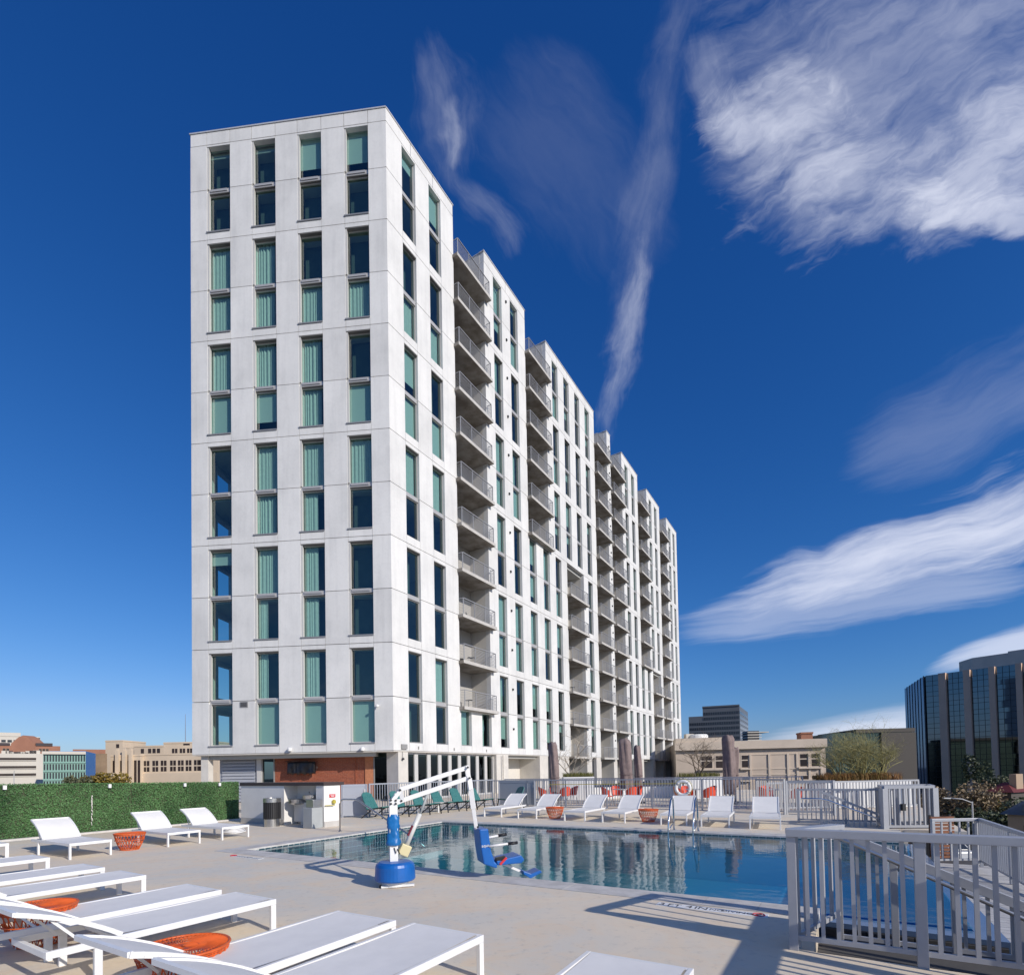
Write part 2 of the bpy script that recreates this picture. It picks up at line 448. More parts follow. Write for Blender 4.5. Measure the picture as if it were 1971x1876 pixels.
mat('pale_concrete', (0.60, 0.56, 0.49), 0.9, var=0.08, vscale=0.1, coord='World')
mat('roof_dark', (0.06, 0.05, 0.055), 0.8)
mat('brick_pink', (0.36, 0.17, 0.11), 0.9, var=0.2, vscale=0.2, coord='World')
mat('teal_panel', (0.20, 0.36, 0.31), 0.6)
mat('blue_panel', (0.01, 0.23, 0.62), 0.5)
mat('tan_brick', (0.27, 0.19, 0.12), 0.9, var=0.3, vscale=0.3, coord='World')
mat('window_dark', (0.03, 0.035, 0.045), 0.15)
mat('window_brown', (0.05, 0.035, 0.03), 0.25, var=0.4, vscale=0.4, coord='World')
mat('tower_slate', (0.115, 0.125, 0.14), 0.4, var=0.1, vscale=0.1, coord='World')
mat('tan_rib', (0.66, 0.44, 0.31), 0.8, var=0.12, vscale=0.15, coord='World')
mat('office_glass', (0.15, 0.17, 0.185), 0.04, 1.0)
mat('office_glass_blue', (0.10, 0.17, 0.26), 0.05, 0.6)
mat('office_line', (0.014, 0.02, 0.028), 0.5)
mat('green_glass', (0.075, 0.115, 0.095), 0.12, 0.2, var=0.25, vscale=0.2, coord='World')
mat('dark_brown_wall', (0.075, 0.065, 0.055), 0.7)
mat('mansard_slate', (0.09, 0.115, 0.15), 0.6, var=0.2, vscale=1.0, coord='World')
mat('red_roof', (0.13, 0.02, 0.02), 0.7)
mat('tan_stucco', (0.40, 0.29, 0.20), 0.9)
mat('bark', (0.16, 0.125, 0.09), 0.9)
mat('bark_pale', (0.42, 0.36, 0.28), 0.9)
mat('bark_green', (0.29, 0.265, 0.11), 0.8)
mat('lamp_grey', (0.50, 0.50, 0.50), 0.5)
mat('antenna_grey', (0.20, 0.24, 0.32), 0.6)
mat('car_white', (0.55, 0.56, 0.57), 0.3)
mat('tyre', (0.015, 0.015, 0.015), 0.8)
leaf_mat('hedge_leaf', (0.009, 0.054, 0.014), (0.036, 0.155, 0.036), (0.13, 0.26, 0.095))
leaf_mat('olive_leaf', (0.07, 0.08, 0.045), (0.17, 0.18, 0.10))
leaf_mat('dark_leaf', (0.03, 0.042, 0.022), (0.085, 0.105, 0.05))
leaf_mat('brown_leaf', (0.19, 0.14, 0.085), (0.36, 0.27, 0.16))
leaf_mat('yellow_leaf', (0.12, 0.09, 0.02), (0.28, 0.20, 0.03))
leaf_mat('grass_blade', (0.13, 0.12, 0.03), (0.30, 0.22, 0.07), (0.36, 0.16, 0.06))
leaf_mat('grass_green', (0.09, 0.105, 0.02), (0.23, 0.21, 0.06))
M['deck'] = deck_mat()
M['water'] = water_mat()
glass_mat('tower_glass', (0.50, 0.67, 0.63), refl=1.15, ior=1.5, base=0.05)
glass_mat('door_glass', (0.20, 0.26, 0.25), refl=0.9, ior=1.5, base=0.02)


# ------------------------------------------------------------------ mesh and object helpers
WM = {}


class MB:
    def __init__(s): s.v, s.f, s.m, s.mi = [], [], [], 0
    def quad(s, a, b, c, d):
        n = len(s.v); s.v += [Vector(a), Vector(b), Vector(c), Vector(d)]; s.f.append((n, n + 1, n + 2, n + 3)); s.m.append(s.mi)
        return s
    def tri(s, a, b, c):
        n = len(s.v); s.v += [Vector(a), Vector(b), Vector(c)]; s.f.append((n, n + 1, n + 2)); s.m.append(s.mi)
    def hexa(s, p):
        "8 points: bottom ring 0-3, top ring 4-7"
        n = len(s.v); s.v += [Vector(q) for q in p]
        for f in ((3, 2, 1, 0), (4, 5, 6, 7), (0, 1, 5, 4), (1, 2, 6, 5), (2, 3, 7, 6), (3, 0, 4, 7)):
            s.f.append(tuple(n + i for i in f)); s.m.append(s.mi)
        return s
    def box(s, x0, x1, y0, y1, z0, z1):
        return s.hexa([(x0, y0, z0), (x1, y0, z0), (x1, y1, z0), (x0, y1, z0), (x0, y0, z1), (x1, y0, z1), (x1, y1, z1), (x0, y1, z1)])
    def fbox(s, F, a0, a1, o0, o1, z0, z1):
        "box in a frame function F(along, out, z)"
        return s.hexa([F(a0, o0, z0), F(a1, o0, z0), F(a1, o1, z0), F(a0, o1, z0), F(a0, o0, z1), F(a1, o0, z1), F(a1, o1, z1), F(a0, o1, z1)])
    def beam(s, p, q, w, h, up=(0, 0, 1)):
        p, q = Vector(p), Vector(q); t = (q - p).normalized(); up = Vector(up)
        if abs(t.dot(up)) > 0.98: up = Vector((1, 0, 0))
        sd = t.cross(up).normalized() * (w / 2); u = sd.cross(t).normalized() * (h / 2)
        return s.hexa([p - sd - u, p + sd - u, q + sd - u, q - sd - u, p - sd + u, p + sd + u, q + sd + u, q - sd + u])
    def ring(s, c, t, r, n, up=None):
        t = Vector(t).normalized(); a = Vector(up) if up else (Vector((0, 0, 1)) if abs(t.z) < 0.9 else Vector((1, 0, 0)))
        x = t.cross(a).normalized(); y = x.cross(t)
        return [Vector(c) + (x * math.cos(2 * math.pi * i / n) + y * math.sin(2 * math.pi * i / n)) * r for i in range(n)]
    def tube(s, pts, r, n=8, cap=True, closed=False):
        pts = [Vector(p) for p in pts]; base = len(s.v); k = len(pts)
        rr = r if isinstance(r, (list, tuple)) else [r] * k
        for i, p in enumerate(pts):
            a = pts[(i - 1) % k] if (closed or i > 0) else p
            b = pts[(i + 1) % k] if (closed or i < k - 1) else p
            s.v += s.ring(p, b - a, rr[i], n)
        for i in range(k if closed else k - 1):
            for j in range(n):
                a0 = base + i * n; b0 = base + ((i + 1) % k) * n
                s.f.append((a0 + j, a0 + (j + 1) % n, b0 + (j + 1) % n, b0 + j)); s.m.append(s.mi)
        if cap and not closed:
            s.f.append(tuple(base + j for j in range(n))[::-1]); s.m.append(s.mi)
            s.f.append(tuple(base + (k - 1) * n + j for j in range(n))); s.m.append(s.mi)
        return s
    def lathe(s, c, prof, n=24, cap=True):
        base = len(s.v); c = Vector(c)
        for r, z in prof:
            s.v += [c + Vector((r * math.cos(2 * math.pi * j / n), r * math.sin(2 * math.pi * j / n), z)) for j in range(n)]
        for i in range(len(prof) - 1):
            for j in range(n):
                a0, b0 = base + i * n, base + (i + 1) * n
                s.f.append((a0 + j, a0 + (j + 1) % n, b0 + (j + 1) % n, b0 + j)); s.m.append(s.mi)
        if cap:
            s.f.append(tuple(base + j for j in range(n))[::-1]); s.m.append(s.mi)
            e = base + (len(prof) - 1) * n
            s.f.append(tuple(e + j for j in range(n))); s.m.append(s.mi)
        return s
    def prism(s, poly, z0, z1):
        n = len(poly); base = len(s.v)
        s.v += [Vector((p[0], p[1], z0)) for p in poly] + [Vector((p[0], p[1], z1)) for p in poly]
        s.f.append(tuple(base + i for i in range(n))[::-1]); s.m.append(s.mi)
        s.f.append(tuple(base + n + i for i in range(n))); s.m.append(s.mi)
        for i in range(n):
            j = (i + 1) % n
            s.f.append((base + i, base + j, base + n + j, base + n + i)); s.m.append(s.mi)
        return s
    def slab(s, pts, off):
        "any planar polygon extruded by a vector"
        n = len(pts); base = len(s.v); off = Vector(off)
        s.v += [Vector(p) for p in pts] + [Vector(p) + off for p in pts]
        s.f.append(tuple(base + i for i in range(n))[::-1]); s.m.append(s.mi)
        s.f.append(tuple(base + n + i for i in range(n))); s.m.append(s.mi)
        for i in range(n):
            j = (i + 1) % n
            s.f.append((base + i, base + j, base + n + j, base + n + i)); s.m.append(s.mi)
        return s
    def mesh(s, name, mats, inv=None, smooth=False):
        me = bpy.data.meshes.new(name)
        vs = [inv @ v for v in s.v] if inv is not None else s.v
        me.from_pydata([tuple(v) for v in vs], [], s.f)
        for m in (mats if isinstance(mats, (list, tuple)) else [mats]):
            me.materials.append(M[m] if isinstance(m, str) else m)
        if any(s.m): me.polygons.foreach_set('material_index', s.m)
        if smooth: me.polygons.foreach_set('use_smooth', [True] * len(me.polygons))
        me.update()
        return me
    def build(s, name, mats, parent=None, world=True, smooth=False, kind=None, bevel=0.0, label=None):
        inv = WM[parent].inverted() if (parent is not None and world and parent in WM) else None
        o = link(name, s.mesh(name, mats, inv, smooth), parent)
        if kind: o['kind'] = kind
        if label: o['label'] = label
        if bevel:
            bv = o.modifiers.new('bevel', 'BEVEL'); bv.width = bevel; bv.segments = 2; bv.limit_method = 'ANGLE'
        return o


def link(name, data, parent=None, mtx=None):
    o = bpy.data.objects.new(name, data); C.objects.link(o)
    if parent is not None:
        o.parent = parent
        o.matrix_parent_inverse = Matrix.Identity(4)
    if mtx is not None: o.matrix_local = mtx
    base = WM.get(parent, Matrix.Identity(4)) if parent is not None else Matrix.Identity(4)
    WM[o] = base @ (mtx if mtx is not None else Matrix.Identity(4))
    return o


def tag(o, label=None, cat=None, group=None, kind=None):
    if label: o['label'] = label
    if cat: o['category'] = cat
    if group: o['group'] = group
    if kind: o['kind'] = kind
    return o


def thing(name, label, cat, loc, rz=0.0, group=None):
    m = Matrix.Translation(Vector(loc)) @ Matrix.Rotation(rz, 4, 'Z')
    o = bpy.data.objects.new(name, None); C.objects.link(o)
    o.location = loc; o.rotation_euler = (0, 0, rz); o.empty_display_size = 0.2
    WM[o] = m
    return tag(o, label, cat, group)


def dup(root, loc, rz, label=None, group=None, scale=1.0):
    r = root.copy(); C.objects.link(r); r.location = loc; r.rotation_euler = (0, 0, rz); r.scale = (scale,) * 3
    if label: r['label'] = label
    if group: r['group'] = group
    for ch in list(root.children):
        c = ch.copy(); C.objects.link(c); c.parent = r
        for g in list(ch.children):
            d = g.copy(); C.objects.link(d); d.parent = c
    return r


def struct(name, mb, mats, **k):
    o = mb.build(name, mats, None, **k); o['kind'] = 'structure'
    return o


def text_mesh(name, body, size, m, parent, mtx, extrude=0.0005):
    cu = bpy.data.curves.new(name, 'FONT'); cu.body = body; cu.size = size; cu.extrude = extrude
    cu.align_x = 'CENTER'; cu.align_y = 'CENTER'; cu.resolution_u = 3
    tmp = bpy.data.objects.new(name, cu); C.objects.link(tmp)
    dg = bpy.context.evaluated_depsgraph_get()
    me = bpy.data.meshes.new_from_object(tmp.evaluated_get(dg))
    bpy.data.objects.remove(tmp)
    me.materials.clear(); me.materials.append(M[m])
    inv = WM[parent].inverted()
    o = bpy.data.objects.new(name, me); C.objects.link(o); o.parent = parent
    o.matrix_local = inv @ mtx
    WM[o] = mtx
    return o
# ------------------------------------------------------------------ frames of reference
A0 = Vector((-5.85, 11.73, 0)); dN = Vector((0.8520, -0.5235, 0)); dD = Vector((0.5235, 0.8520, 0))


def D(u, v, z=0.0): return A0 + dN * u + dD * v + Vector((0, 0, z))


AN = math.atan2(dN.y, dN.x)          # heading of the pool's long side
AD = math.atan2(dD.y, dD.x)
K = Vector((-6.6837, 30.1812, 0))
dl = (Vector((27.7906, 87.3235, 0)) - K).normalized(); nl = Vector((dl.y, -dl.x, 0))
df = (Vector((-18.767, 31.3495, 0)) - K).normalized(); nf = -Vector((df.y, -df.x, 0))


def LIT(s, o, z): return K + dl * s + nl * o + Vector((0, 0, z))
def FRO(u, o, z): return K + df * u + nf * o + Vector((0, 0, z))


# ------------------------------------------------------------------ ground, deck, pool
mb = MB(); mb.quad((-3000, -3000, -17), (3000, -3000, -17), (3000, 3000, -17), (-3000, 3000, -17))
struct('ground', mb, 'asphalt')
mb = MB()


def dbox(mb, u0, u1, v0, v1, z0, z1): return mb.fbox(lambda a, o, z: D(a, o, z), u0, u1, v0, v1, z0, z1)


PU, PV = 12.2, 6.75
dbox(mb, -11.6, 24, -30, -1.63, -0.3, 0)
dbox(mb, -11.6, 10.88, -1.63, -0.45, -0.3, 0)
dbox(mb, -11.6, -0.45, -0.45, PV + 0.45, -0.3, 0)
dbox(mb, -11.6, 12.3, PV + 0.45, 9.3, -0.3, 0)
dbox(mb, -26, -11.6, 8.2, 34, -0.3, 0)
dbox(mb, -11.6, 13.6, 9.3, 34, -0.3, 0)
deck = struct('pool_deck', mb, 'deck')


def coping(u0, u1, v0, v1, along):
    L = (u1 - u0) if along == 'u' else (v1 - v0)
    n = max(1, round(L / 0.61))
    for i in range(n):
        a, b = L * i / n + 0.002, L * (i + 1) / n - 0.002
        m = MB()
        if along == 'u': dbox(m, u0 + a, u0 + b, v0, v1, -0.25, 0.006 + rnd.uniform(-.001, .001))
        else: dbox(m, u0, u1, v0 + a, v0 + b, -0.25, 0.006 + rnd.uniform(-.001, .001))
        m.build('coping_stone', 'coping_stone', deck)


coping(-0.45, 10.88, -0.447, 0.0, 'u')
coping(-0.45, PU, PV, PV + 0.447, 'u')
coping(-0.447, 0.0, 0.002, PV - 0.002, 'v')

mb = MB()
dbox(mb, 0, PU + 0.02, 0.0, PV, -1.35, -1.15)                   # floor
dbox(mb, -0.2, -0.012, -0.2, PV + 0.2, -1.35, -0.26)
dbox(mb, -0.012, PU + 0.02, PV + 0.012, PV + 0.2, -1.35, -0.26)
dbox(mb, -0.012, PU + 0.02, -0.2, -0.002, -1.35, -0.26)
dbox(mb, PU, PU + 0.2, -0.2, PV + 0.2, -1.35, -0.075)
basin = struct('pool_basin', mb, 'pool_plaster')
m = MB(); dbox(m, -0.012, -0.006, 0, PV, -1.1, -0.02); dbox(m, -0.006, PU, PV + 0.006, PV + 0.012, -0.5, -0.02)
m.build('grout', 'grout', basin)
T = 0.15
tm = MB().box(0, 0.010, 0.008, T - 0.008, 0.008, T - 0.008).mesh('tile', 'tile_teal')
for i in range(45):
    for j in range(6):
        p = D(-0.006, i * T, -0.02 - (j + 1) * T)
        if i >= 2: link('tile', tm, basin, Matrix.Translation(p) @ Matrix.Rotation(AN, 4, 'Z'))
m = MB()
for i in range(int(PU / T)):
    for j in range(3):
        dbox(m, i * T + 0.008, (i + 1) * T - 0.008, PV - 0.004, PV + 0.008, -0.02 - (j + 1) * T + 0.008, -0.02 - j * T - 0.008)
m.build('far_tiles', 'tile_teal', basin, kind='stuff')
mb = MB(); mb.quad(D(-0.004, -0.004, -0.045), D(PU + 0.001, -0.004, -0.045), D(PU + 0.001, PV + 0.004, -0.045), D(-0.004, PV + 0.004, -0.045))
struct('water', mb, 'water')

# overflow ledge, stone block wall, stair pit and lower terrace to the right of the pool
mb = MB()
dbox(mb, 10.88, PU, -0.27, -0.004, -0.5, -0.068)
dbox(mb, PU + 0.003, 12.42, -0.27, PV + 0.2, -0.5, -0.07)
struct('overflow_ledge', mb, 'wet_ledge')
mb = MB(); dbox(mb, 10.9, 12.40, -0.30, -0.275, -1.3, -0.12)
wallo = struct('stone_wall', mb, 'black_paint')
for r in range(2):
    for i in range(8):
        u0 = 10.9 + i * 0.2 - (0.1 if r else 0)
        m = MB(); dbox(m, max(10.9, u0) + 0.004, min(12.40, u0 + 0.2) - 0.004, -0.325 - rnd.uniform(0, .006), -0.301, -0.17 - r * 0.1 - 0.045, -0.17 - r * 0.1 + 0.047)
        m.build('stone_block', 'stone_dark', wallo)
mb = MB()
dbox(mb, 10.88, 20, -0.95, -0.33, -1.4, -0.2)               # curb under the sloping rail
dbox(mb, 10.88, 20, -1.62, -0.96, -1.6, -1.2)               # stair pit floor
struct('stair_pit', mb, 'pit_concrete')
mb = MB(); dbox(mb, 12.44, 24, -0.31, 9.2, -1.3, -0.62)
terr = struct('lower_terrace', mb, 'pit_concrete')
for i in range(58):
    v0 = -0.32 + i * 0.145
    m = MB(); dbox(m, 12.46, 20.5, v0, v0 + 0.137, -0.618, -0.59 + rnd.uniform(-.003, .003))
    m.build('deck_board', 'board_light', terr)


# ------------------------------------------------------------------ white tower
Z0, FH = 2.90, 3.085
def zj(k): return Z0 + FH * k
ZP, ZT = 39.62, 40.40
tower = thing('apartment_tower', 'tall white apartment tower of twelve storeys with paired windows and recessed balconies', 'building', K)
BAYS = [(6.38, 10.15, 1, 11), (16.28, 20.08, 6, 11), (23.75, 27.72, 0, 5), (31.35, 35.2, 0, 11), (36.3, 40.15, 0, 11),
        (46.3, 50.3, 4, 11), (51.45, 55.45, 0, 3), (56.6, 60.5, 0, 11)]
WINS = [(1.33, 0, 11), (3.83, 0, 11), (6.45, 0, 0), (8.95, 0, 0), (11.4, 0, 11), (13.87, 0, 11), (16.4, 0, 5), (18.88, 0, 5), (21.3, 0, 11),
        (23.78, 6, 11), (26.3, 6, 11), (28.85, 0, 11), (41.25, 0, 11), (43.78, 0, 11), (46.35, 0, 3), (48.95, 0, 3), (51.4, 4, 11), (53.98, 4, 11),
        (61.75, 0, 11), (64.25, 0, 11)]
WW = 1.2
FW = [(1.08, 2.53), (3.93, 5.40), (6.77, 8.24), (9.62, 11.09)]
SEND, UEND = 66.73, 12.14
G_ = 0.018
TH = 0.36
SILL, HEAD, SP0, SP1 = 0.50, 0.26, 0.14, 0.09
n_panel = [0]
rest = MB()


def panel(F, a0, a1, z0, z1, ga=G_, gb=G_, indiv=True):
    if indiv and n_panel[0] < 300:
        n_panel[0] += 1
        m = MB(); m.fbox(F, a0 + ga, a1 - gb, -TH, 0, z0 + G_, z1 - G_)
        m.build('facade_panel', 'tower_white', tower)
    else:
        rest.fbox(F, a0 + ga, a1 - gb, -TH, 0, z0 + G_, z1 - G_)


def head(k): return HEAD if k < 11 else 0.09
# front facade
us = [0.0] + [x for w in FW for x in w] + [UEND]
for k in range(12):
    for i in range(0, len(us), 2):
        panel(FRO, us[i], us[i + 1], zj(k), zj(k + 1) if k < 11 else ZP, 0.0 if i == 0 else 0.004, 0.004)
    for (a, b) in FW:
        if k % 2 == 0: panel(FRO, a, b, zj(k), zj(k) + SILL, 0.014, 0.014)
        else:
            zt = zj(k + 1) if k < 11 else ZP
            panel(FRO, a, b, zt - (HEAD if k < 11 else 0.14), zt, 0.014, 0.014)
for i in range(len(us) - 1): panel(FRO, us[i], us[i + 1], ZP, ZT, 0 if i == 0 else 0.014, 0.014)


def row_openings(k):
    o = [(a, b, 'bay') for a, b, r0, r1 in BAYS if r0 <= k <= r1] + [(a, a + WW, 'win') for a, r0, r1 in WINS if r0 <= k <= r1]
    return sorted(o)


for k in range(12):
    x = 0.0
    zt = zj(k + 1) if k < 11 else ZP
    for a, b, t in row_openings(k) + [(SEND, SEND, 'end')]:
        panel(LIT, x, a, zj(k), zt, 0.0 if x == 0 else 0.004, 0.004)
        if t == 'win':
            if k % 2 == 0: panel(LIT, a, b, zj(k), zj(k) + SILL, 0.012, 0.012, a < 20)
            if k % 2 == 1 or (k == 0 and a in (6.45, 8.95)):
                panel(LIT, a, b, zt - (HEAD if k < 11 else 0.14), zt, 0.012, 0.012, a < 20)
        x = b
# parapet follows the blocks between the open-topped bays
x = 0.0
tops = [(a, b) for a, b, r0, r1 in BAYS if r1 == 11]
for a, b in tops + [(SEND, SEND)]:
    n = max(1, round((a - x) / 2.5))
    for i in range(n): panel(LIT, x + (a - x) * i / n, x + (a - x) * (i + 1) / n, ZP, ZT, 0 if (x == 0 and i == 0) else G_, G_, x < 20)
    x = b
rest.build('facade_panels', 'tower_white', tower, kind='stuff')
# coping strip
mb = MB(); mb.fbox(FRO, -0.02, UEND + 0.05, -0.42, 0.04, ZT, ZT + 0.07); x = 0.0
for a, b in tops + [(SEND, SEND)]:
    mb.fbox(LIT, x + (0.03 if x == 0 else -0.04), a + 0.04, -0.42, 0.04, ZT + (0.004 if x == 0 else 0), ZT + 0.074)
    for q in ((x - 0.02, x + 0.36), (a - 0.36, a + 0.02)):
        if 0.1 < q[0] and q[1] < SEND + 1: mb.fbox(LIT, q[0], q[1], -3.2, -0.43, ZT + 0.002, ZT + 0.072)
    x = b
mb.build('parapet_coping', 'coping_metal', tower)
# floor slabs, party walls, core
mb = MB()
for k in range(13):
    z = zj(k) if k < 12 else 39.4
    bays = [(a, b) for a, b, r0, r1 in BAYS if r0 <= min(k, 11) <= r1]
    x = 0.9
    for a, b in bays + [(SEND - 0.3, SEND)]:
        mb.fbox(LIT, x, a - 0.22, -2.05, -TH - 0.01, z - 0.28, z - 0.02)
        x = b + 0.22
    pts = [FRO(1.2, -TH - 0.01, 0), FRO(UEND - 0.3, -TH - 0.01, 0), FRO(UEND - 0.3, -12, 0), LIT(SEND - 0.4, -9, 0), LIT(SEND - 0.4, -2.06, 0), LIT(1.0, -2.06, 0)]
    mb.prism([(p.x, p.y) for p in pts], z - 0.285, z - 0.022)
mb.build('floor_slabs', 'interior_grey', tower)
mb = MB()
mb.fbox(LIT, 6.2, SEND - 0.4, -4.6, -4.4, Z0, 39.3)
mb.fbox(FRO, 3.4, 8.9, -5.6, -5.4, Z0, 39.3)
for u in (3.2, 6.05, 8.95): mb.fbox(FRO, u, u + 0.15, -5.3, -TH - 0.02, Z0, 39.3)
for s in (3.0, 5.9, 10.6, 13.3, 15.6, 20.6, 23.2, 28.2, 31.0, 40.6, 43.2, 45.8, 50.8, 56.0, 61.0, 63.7):
    mb.fbox(LIT, s, s + 0.12, -4.3, -2.1, Z0, 39.3)
mb.build('interior_walls', 'interior_grey', tower)
# left side wall with its own windows, seen through the corner rooms
mb = MB()
def SIDE(t, o, z): return FRO(UEND, 0, 0) + (-nf) * t + df * o + Vector((0, 0, z))
for k in range(12):
    z = zj(k)
    mb.fbox(SIDE, TH + 0.01, 1.9, -TH, 0, z, z + FH); mb.fbox(SIDE, 3.5, 14, -TH, 0, z, z + FH)
    mb.fbox(SIDE, 1.9, 3.5, -TH, 0, z, z + 0.5); mb.fbox(SIDE, 1.9, 3.5, -TH, 0, z + FH - 0.5, z + FH)
mb.fbox(SIDE, TH + 0.01, 14, -TH, 0, zj(12), ZT)
def BACKS(t, o, z): return LIT(SEND, -t, z) + dl * o
mb.fbox(BACKS, TH + 0.01, 14, -0.36, 0, 0, ZT)
mb.build('side_wall', 'tower_white', tower)
mb = MB(); pts = [FRO(0.5, -0.5, 0), FRO(UEND - 0.3, -0.5, 0), FRO(UEND - 0.3, -13, 0), LIT(SEND - 0.4, -9, 0), LIT(SEND - 0.4, -2.2, 0), LIT(0.8, -2.2, 0)]
mb.prism([(p.x, p.y) for p in pts], 39.45, 39.7)
mb.build('roof', 'slab_concrete', tower)

# ---- windows: shared meshes in a local frame x along the wall, y inwards, z up


def win_meshes(w, h, kind):
    fr = 0.055; yp = 0.27 if kind == 'front' else 0.22
    m = MB()
    m.box(0.0, fr, yp - 0.05, yp + 0.05, 0, h); m.box(w - fr, w, yp - 0.05, yp + 0.05, 0, h)
    m.box(fr, w - fr, yp - 0.05, yp + 0.05, 0, fr); m.box(fr, w - fr, yp - 0.05, yp + 0.05, h - fr - 0.02, h)
    if kind == 'front':
        m.box(0.0, 0.10, 0.03, yp - 0.052, 0, h)          # pale reveal trim on the lit side
    fm = m.mesh('window', 'alu_frame' if kind != 'front' else 'alu_light')
    p = MB(); x0 = fr - 0.005
    p.quad((x0, yp, fr), (w - fr, yp, fr), (w - fr, yp, h - fr), (x0, yp, h - fr))
    pm = p.mesh('pane', 'tower_glass')
    return fm, pm


def curtain_mesh(w, h, x0, x1, amp=0.024, seed=0, y=0.42):
    r = random.Random(seed); n = 44; m = MB(); pts = []
    for i in range(n + 1):
        t = i / n
        pts.append((x0 + (x1 - x0) * t, y + amp * math.sin(t * (x1 - x0) * 34 + 1.5 * math.sin(t * 9 + seed)) + r.uniform(-.006, .006)))
    for i in range(n):
        a, b = pts[i], pts[i + 1]
        k0 = 0.78 + 0.22 * (i / n) ; k1 = 0.78 + 0.22 * ((i + 1) / n)
        m.quad((a[0], a[1], 0.03), (b[0], b[1], 0.03), (b[0], b[1], h - 0.04), (a[0], a[1], h - 0.04))
    return m.mesh('curtain', 'curtain_cloth', smooth=True)


def blind_mesh(w, h, frac, y=0.36):
    m = MB(); m.box(0.03, w - 0.03, y, y + 0.012, h * (1 - frac), h - 0.02)
    return m.mesh('blind', 'blind_cloth')


HL = zj(1) - SP0 - (zj(0) + SILL); HU = FH - SP1 - HEAD
VAR = {}
for kind, w in (('front', 1.45), ('lit', WW)):
    for hn, h in (('low', HL), ('up', HU), ('top', HU + 0.0)):
        fm, pm = win_meshes(w, h, kind)
        cur = [curtain_mesh(w, h, 0.02, w - 0.02, seed=1), curtain_mesh(w, h, 0.02, w * 0.62, seed=2), curtain_mesh(w, h, w * 0.03, w * 0.42, seed=3),
               curtain_mesh(w, h, 0.02, w * 0.80, 0.045, seed=4)]
        bl = [blind_mesh(w, h, 0.3), blind_mesh(w, h, 1.0), blind_mesh(w, h, 0.72)]
        sd_ = MB(); sd_.box(0.02, w - 0.02, 0.9, 0.912, 0.0, h - 0.02); bl.append(sd_.mesh('pane_fill', 'pane_fill_cloth'))  # added screen behind the pane, lifts dark navy glass to slate
        VAR[kind, hn] = (fm, pm, cur, bl)
for kind, w in (('front', 1.45), ('lit', WW)):
    s_ = MB(); s_.box(0, w, 0.0 if kind == 'front' else 0.02, 0.24, -0.055, 0.0); 
    if kind == 'front': s_.box(-0.03, w + 0.01, -0.05, 0.0, -0.075, -0.005)
    VAR[kind, 'sill'] = s_.mesh('sill', 'sill_grey')
    t_ = MB(); t_.box(0, w, 0.10 if kind == 'front' else 0.12, 0.30, 0, SP0 + SP1)
    if kind == 'front': t_.box(0.16, w - 0.22, 0.06, 0.0995, 0.08, SP0 + SP1 - 0.02)
    VAR[kind, 'spandrel'] = t_.mesh('spandrel', 'alu_mid')
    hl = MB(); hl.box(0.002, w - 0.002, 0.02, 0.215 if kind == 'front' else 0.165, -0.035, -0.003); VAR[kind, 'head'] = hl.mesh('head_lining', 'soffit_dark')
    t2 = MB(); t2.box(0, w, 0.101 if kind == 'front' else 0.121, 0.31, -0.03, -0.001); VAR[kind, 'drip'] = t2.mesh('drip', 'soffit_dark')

# what hangs behind each front window, read from the photograph (rows from the top): c full, h half, s side, b blind top, B full blind, m 3/4 blind, w wide, . nothing
FRONT_ROWS = ['..bm', '....', 'chhb', 'wwcc', 'cccB', 'BwcB'.replace('B', 'm', 1), '.ccc', '.hh.', 'bcw.', '.ss.', '.hw.', 'bBBB']
FRONT_ROWS = ['..mm', '....', 'cw..', 'cwcc', 'cww.', 'BmwB', '.ccc', '.wh.', 'bch.', '.sh.', '.sh.', '.BBB']
def add_window(F, kind, a, k, code, ang):
    up = k % 2 == 1
    z = zj(k) + (SP1 if up else SILL)
    hn = 'up' if up else 'low'
    fm, pm, cur, bl = VAR[kind, hn]
    p = F(a, 0, z) if kind == 'lit' else F(a, 0, z)
    mt = Matrix.Translation(p - K) @ Matrix.Rotation(ang, 4, 'Z')
    o = link('window', fm, tower, mt)
    link('pane', pm, o)
    if code in 'chsw':
        link('curtain', cur['chsw'.index(code)] if code != 'w' else cur[3], o)
    elif code in 'bBm':
        link('blind', bl['bBm'.index(code)], o)
    if (kind == 'front' and not (a > 9 and k < 6)) or (kind == 'lit' and code in '.bs' and (k * 7 + int(a * 3)) % 3 == 0): link('pane_fill', bl[3], o)
    if not up: link('sill', VAR[kind, 'sill'], o)
    else:
        link('spandrel', VAR[kind, 'spandrel'], o, Matrix.Translation((0, 0, -(SP0 + SP1))))
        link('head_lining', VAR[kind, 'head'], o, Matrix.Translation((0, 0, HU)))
        link('drip', VAR[kind, 'drip'], o, Matrix.Translation((0, 0, -(SP0 + SP1))))


angF = math.atan2(-df.y, -df.x)      # local x must run left to right seen from outside, y inwards
angL = math.atan2(dl.y, dl.x)
for k in range(12):
    for i, (a, b) in enumerate(FW):
        add_window(FRO, 'front', b, k, FRONT_ROWS[11 - k][3 - i], angF)
LITC = {1.33: 'bsm.'.ljust(4), }
L1 = ['b', '.', '.', 'c', 'm', 'B', 'c', '.', '.', '.', 's', '.']
L2 = ['m', '.', '.', 'c', '.', 'B', 'c', '.', '.', 's', 'c', 's']
for a, r0, r1 in WINS:
    for k in range(r0, r1 + 1):
        if a == 1.33: code = L1[11 - k]
        elif a == 3.83: code = L2[11 - k]
        else: code = rnd.choice('ccwhsBBmb..' if a < 20 else 'cBm.hb..')
        add_window(LIT, 'lit', a, k, code, angL)

# ---- balconies


